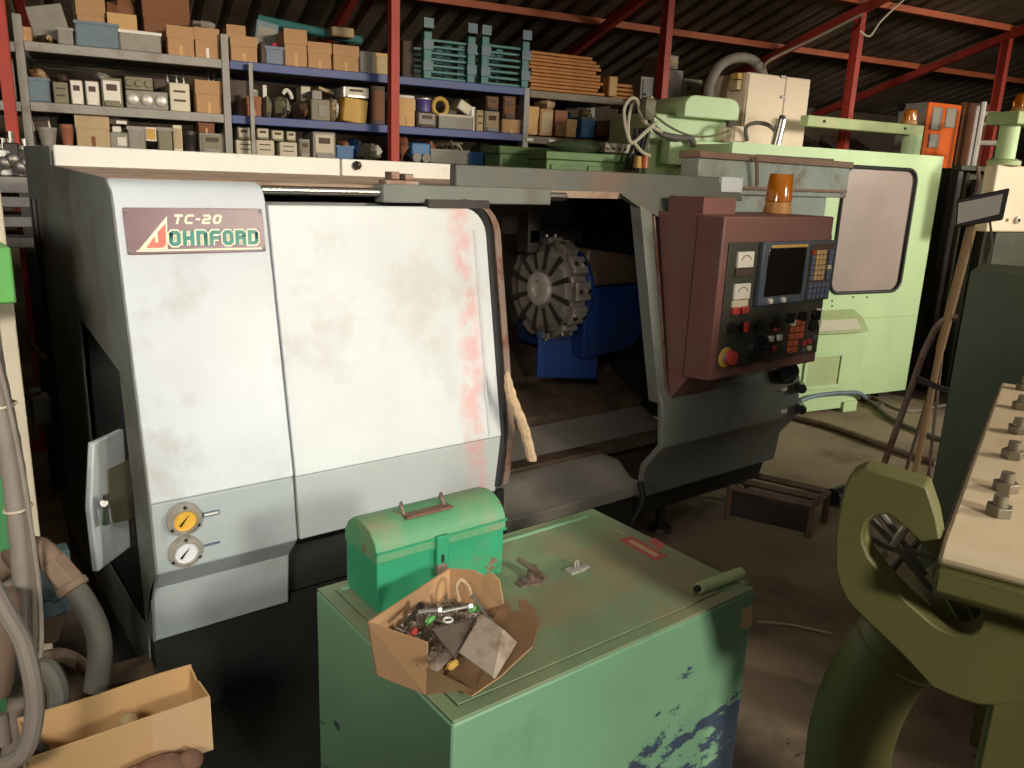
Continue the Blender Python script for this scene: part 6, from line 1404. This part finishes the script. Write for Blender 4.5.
# ---- bottom shelf, blue bay
for i, (x0, x1, yt, l) in enumerate([(234, 253, 140, 'white fronted meter at the left of the lower meter row'), (254, 273, 140, 'white fronted meter in the middle of the lower meter row'), (278, 296, 142, 'white fronted meter at the right of the lower meter row')]):
    item('slots', 'B', x0, x1, yt, 'strip', 'electricity_meter', 'meter', l, grp='white meters under the blue middle beam')
for i, (x0, x1, yt, yb_, l) in enumerate([(236, 249, 127, 139.5, 'small dark cased meter, first of the upper meter row'), (255, 268, 128, 139.5, 'small dark cased meter, second of the upper meter row'), (270, 283, 130, 141, 'small dark cased meter, third of the upper meter row'), (285, 295, 131, 141.5, 'small dark cased meter, fourth of the upper meter row')]):
    item('meter', 'B', x0, x1, yt, 'olive_case', 'electricity_meter', 'meter', l, yb=yb_, dep=.2, mt2='strip')
item('meter', 'B', 298, 309, 139, 'grey_case', 'electricity_meter', 'meter', 'grey meter between the white meters and the tall disc meter', mt2='olive_case')
item('meter', 'B', 312, 335, 132, 'grey_case', 'disc_meter', 'meter', 'tall grey meter with a white lower plate', mt2='strip')
item('open', 'B', 336, 353, 146, 'blue', 'bin', 'bin', 'blue bin holding an orange part right of the tall grey meter')
item('lump', 'B', 339, 351, 141, 'terracotta', 'orange_part', 'part', 'orange tan part sticking out of the blue bin', off=.03, dep=.12)
item('lump', 'B', 352, 366, 138, 'blue', 'blue_bag', 'bag', 'dark blue bag right of the blue bin', mt2='steel_blue', off=.1)
item('lump', 'B', 362, 386, 143, 'olive_case', 'scrap_bundle', 'bundle', 'grey brown scrap heap left of the red column on the bottom shelf', mt2='white')
item('lump', 'B', 397, 413, 131, 'terracotta', 'rusty_casting', 'casting', 'rusty wedge shaped casting right of the red column on the bottom shelf')
item('gland', 'B', 412, 431, 143, 'blue', 'pump', 'pump', 'blue pump with two grey flanges behind the white fascia', off=-.02)
item('lump', 'B', 429, 441, 141, 'terracotta', 'rusty_casting', 'casting', 'rounded rusty casting right of the blue pump')
item('open', 'B', 431, 470, 150, 'grey_case', 'bin', 'bin', 'long grey bin full of wire right of the blue pump', off=-.02)
item('wires', 'B', 440, 468, 140, 'olive_case', 'wire_tangle', 'wires', 'tangle of pale and dark wire in the long grey bin', mt2='strip')
item('block', 'B', 470, 486, 152, 'blue', 'blue_box', 'box', 'blue box left of the dark green sacks on the bottom shelf')
item('lump', 'B', 484, 500, 141, 'dgreen', 'sack', 'sack', 'dark green sack left of the green steel crates', mt2='dark_machine')
for px0, px1, yt, Y, lab in ((500, 551, 147, 5.02, 'tall green steel cabinet with its lid level with the bottom shelf'), (547, 627, 153, 4.62, 'longer green steel cabinet in front, partly behind the white tray')):
    x0, x1 = PB(px0, 150, Y).x, PB(px1, 150, Y).x; z1 = PB((px0 + px1) / 2, yt, Y).z
    t = thing('green_cabinet', lab, 'cabinet', BW((x0 + x1) / 2, Y + .12, 0), AB)
    part('body', MB().bbox(x0, x1, Y, Y + .24, .03, z1 - .05), 'crate_green', t, .006); part('lid', MB().bbox(x0 - .01, x1 + .01, Y - .012, Y + .25, z1 - .05, z1), 'crate_green', t, .006)
    part('door', MB().bbox(x0 + .03, (x0 + x1) / 2 - .005, Y - .01, Y, .1, z1 - .08), 'crate_green', t, .003); part('door', MB().bbox((x0 + x1) / 2 + .005, x1 - .03, Y - .01, Y, .1, z1 - .08), 'crate_green', t, .003)
a = PB(576, 152, 4.74); single('tarpaulin', MB().blob(BW(a.x, 4.74, a.z + .03), .25, .08, .045, 5, .2), 'dgreen', 'dark green tarpaulin heaped on the longer green cabinet', 'tarpaulin', loc=BW(a.x, 4.74, a.z))
a, b = PB(605, 152, 4.66), PB(634, 152, 4.66); t = thing('cable_tray', 'pale perforated tray lying on the longer green cabinet', 'tray', BW((a.x + b.x) / 2, 4.74, a.z), AB)
part('tray', MB().bbox(a.x, b.x, 4.66, 4.82, a.z, a.z + .06), 'strip', t, .003)
for k in range(5): part('slot', MB().bbox(a.x + .01 + k * (b.x - a.x) / 5, a.x + (k + .6) * (b.x - a.x) / 5, 4.657, 4.66, a.z + .015, a.z + .03), 'dark_case', t)
# grey enclosures right of the boards
for nm, px, lab, m2 in (('grey_enclosure', (660, 683, 68, 100), 'tall grey enclosure behind the third red column', 'grey_case'), ('grey_enclosure', (684, 703, 78, 98), 'smaller grey enclosure above the mint head cover', 'olive_case'), ('switch_box', (663, 677, 54, 68), 'small pale switch box on top of the tall grey enclosure', 'tan_case'), ('narrow_enclosure', (641, 654, 76, 112), 'narrow grey enclosure left of the third red column', 'grey_case')):
    Y = 5.6; x0, x1 = PB(px[0], 80, Y).x, PB(px[1], 80, Y).x; z0, z1 = PB(px[0], px[3], Y).z, PB(px[0], px[2], Y).z
    t = thing(nm, lab, 'enclosure', BW((x0 + x1) / 2, Y + .15, z0), AB)
    part('body', MB().bbox(x0, x1, Y, Y + .3, z0, z1), 'grey_box' if m2 != 'olive_case' else 'olive_case', t, .006)
    part('door', MB().bbox(x0 + .02, x1 - .02, Y - .008, Y, z0 + .02, z1 - .02), m2, t, .002)
    part('latch', MB().lathe([(.012, 0), (.01, .01)], BW(x0 + .04, Y - .008, (z0 + z1) / 2), -EY, 8), 'black', t)
z_ = PB(660, 101, 5.6).z
t = thing('wall_shelf', 'rough wooden shelf carrying the grey enclosures behind the mint machine', 'shelf', BW(PB(672, 100, 5.6).x, 5.8, 0), AB)
x0, x1 = PB(638, 100, 5.6).x, PB(704, 100, 5.6).x
part('board', MB().bbox(x0, x1, 5.55, 6.0, z_ - .05, z_ - .002), 'wood', t); part('board', MB().bbox(x0, x1, 5.55, 6.0, z_ - .2, z_ - .15), 'wood', t)
for x in (x0 + .03, x1 - .03): part('post', MB().bbox(x - .03, x + .03, 5.7, 5.8, 0, z_ - .05), 'plank', t)
# low parts bench left of the lathe
YT = 4.35
bl0, bl1 = PB(-30, 190, YT).x, PB(29, 190, YT).x
t = thing('parts_rack', 'low grey rack with trays at the left end of the lathe', 'rack', BW((bl0 + bl1) / 2, YT + .25, 0), AB)
zs_ = [PB(14, y, YT).z for y in (177, 197, 217, 238)]
for k, z in enumerate(zs_):
    part('tray', MB().bbox(bl0, bl1, YT, YT + .5, z - (.07 if k == 0 else .045), z), 'rack_grey', t, .004)
for x in (bl0 + .02, bl1 - .02):
    for y in (YT + .02, YT + .48): part('post', MB().bbox(x - .02, x + .02, y - .015, y + .015, 0, zs_[0] - .07), 'dark_steel', t)
rnb = random.Random(5)
labs = ['machined steel part at the left of the low rack top', 'grey flanged part beside the red column foot on the low rack', 'small steel part in the middle of the low rack top', 'tall steel part on the low rack top near the lathe', 'dark valve part at the right end of the low rack top']
for k, px in enumerate((-6, 4, 12, 20, 26)):
    p = PB(px, 160, YT + .1); h = .09 + .03 * (k % 3)
    t2 = thing('machine_part', labs[k], 'part', BW(p.x, YT + .15, zs_[0] + .001), AB)
    part('body', MB().bbox(p.x - .03, p.x + .03, YT + .1, YT + .2, zs_[0] + .001, zs_[0] + h), ['steel', 'steel_bright', 'dark_steel', 'grey_case', 'dark_steel'][k], t2, .006)
    part('flange', MB().lathe([(.03, 0), (.03, .02), (.015, .03)], BW(p.x, YT + .1, zs_[0] + h * .5), -EY, 12), 'steel', t2)
    part('stem', MB().cyl(BW(p.x, YT + .15, zs_[0] + h), BW(p.x, YT + .15, zs_[0] + h + .05), .014, n=10), 'chrome', t2)
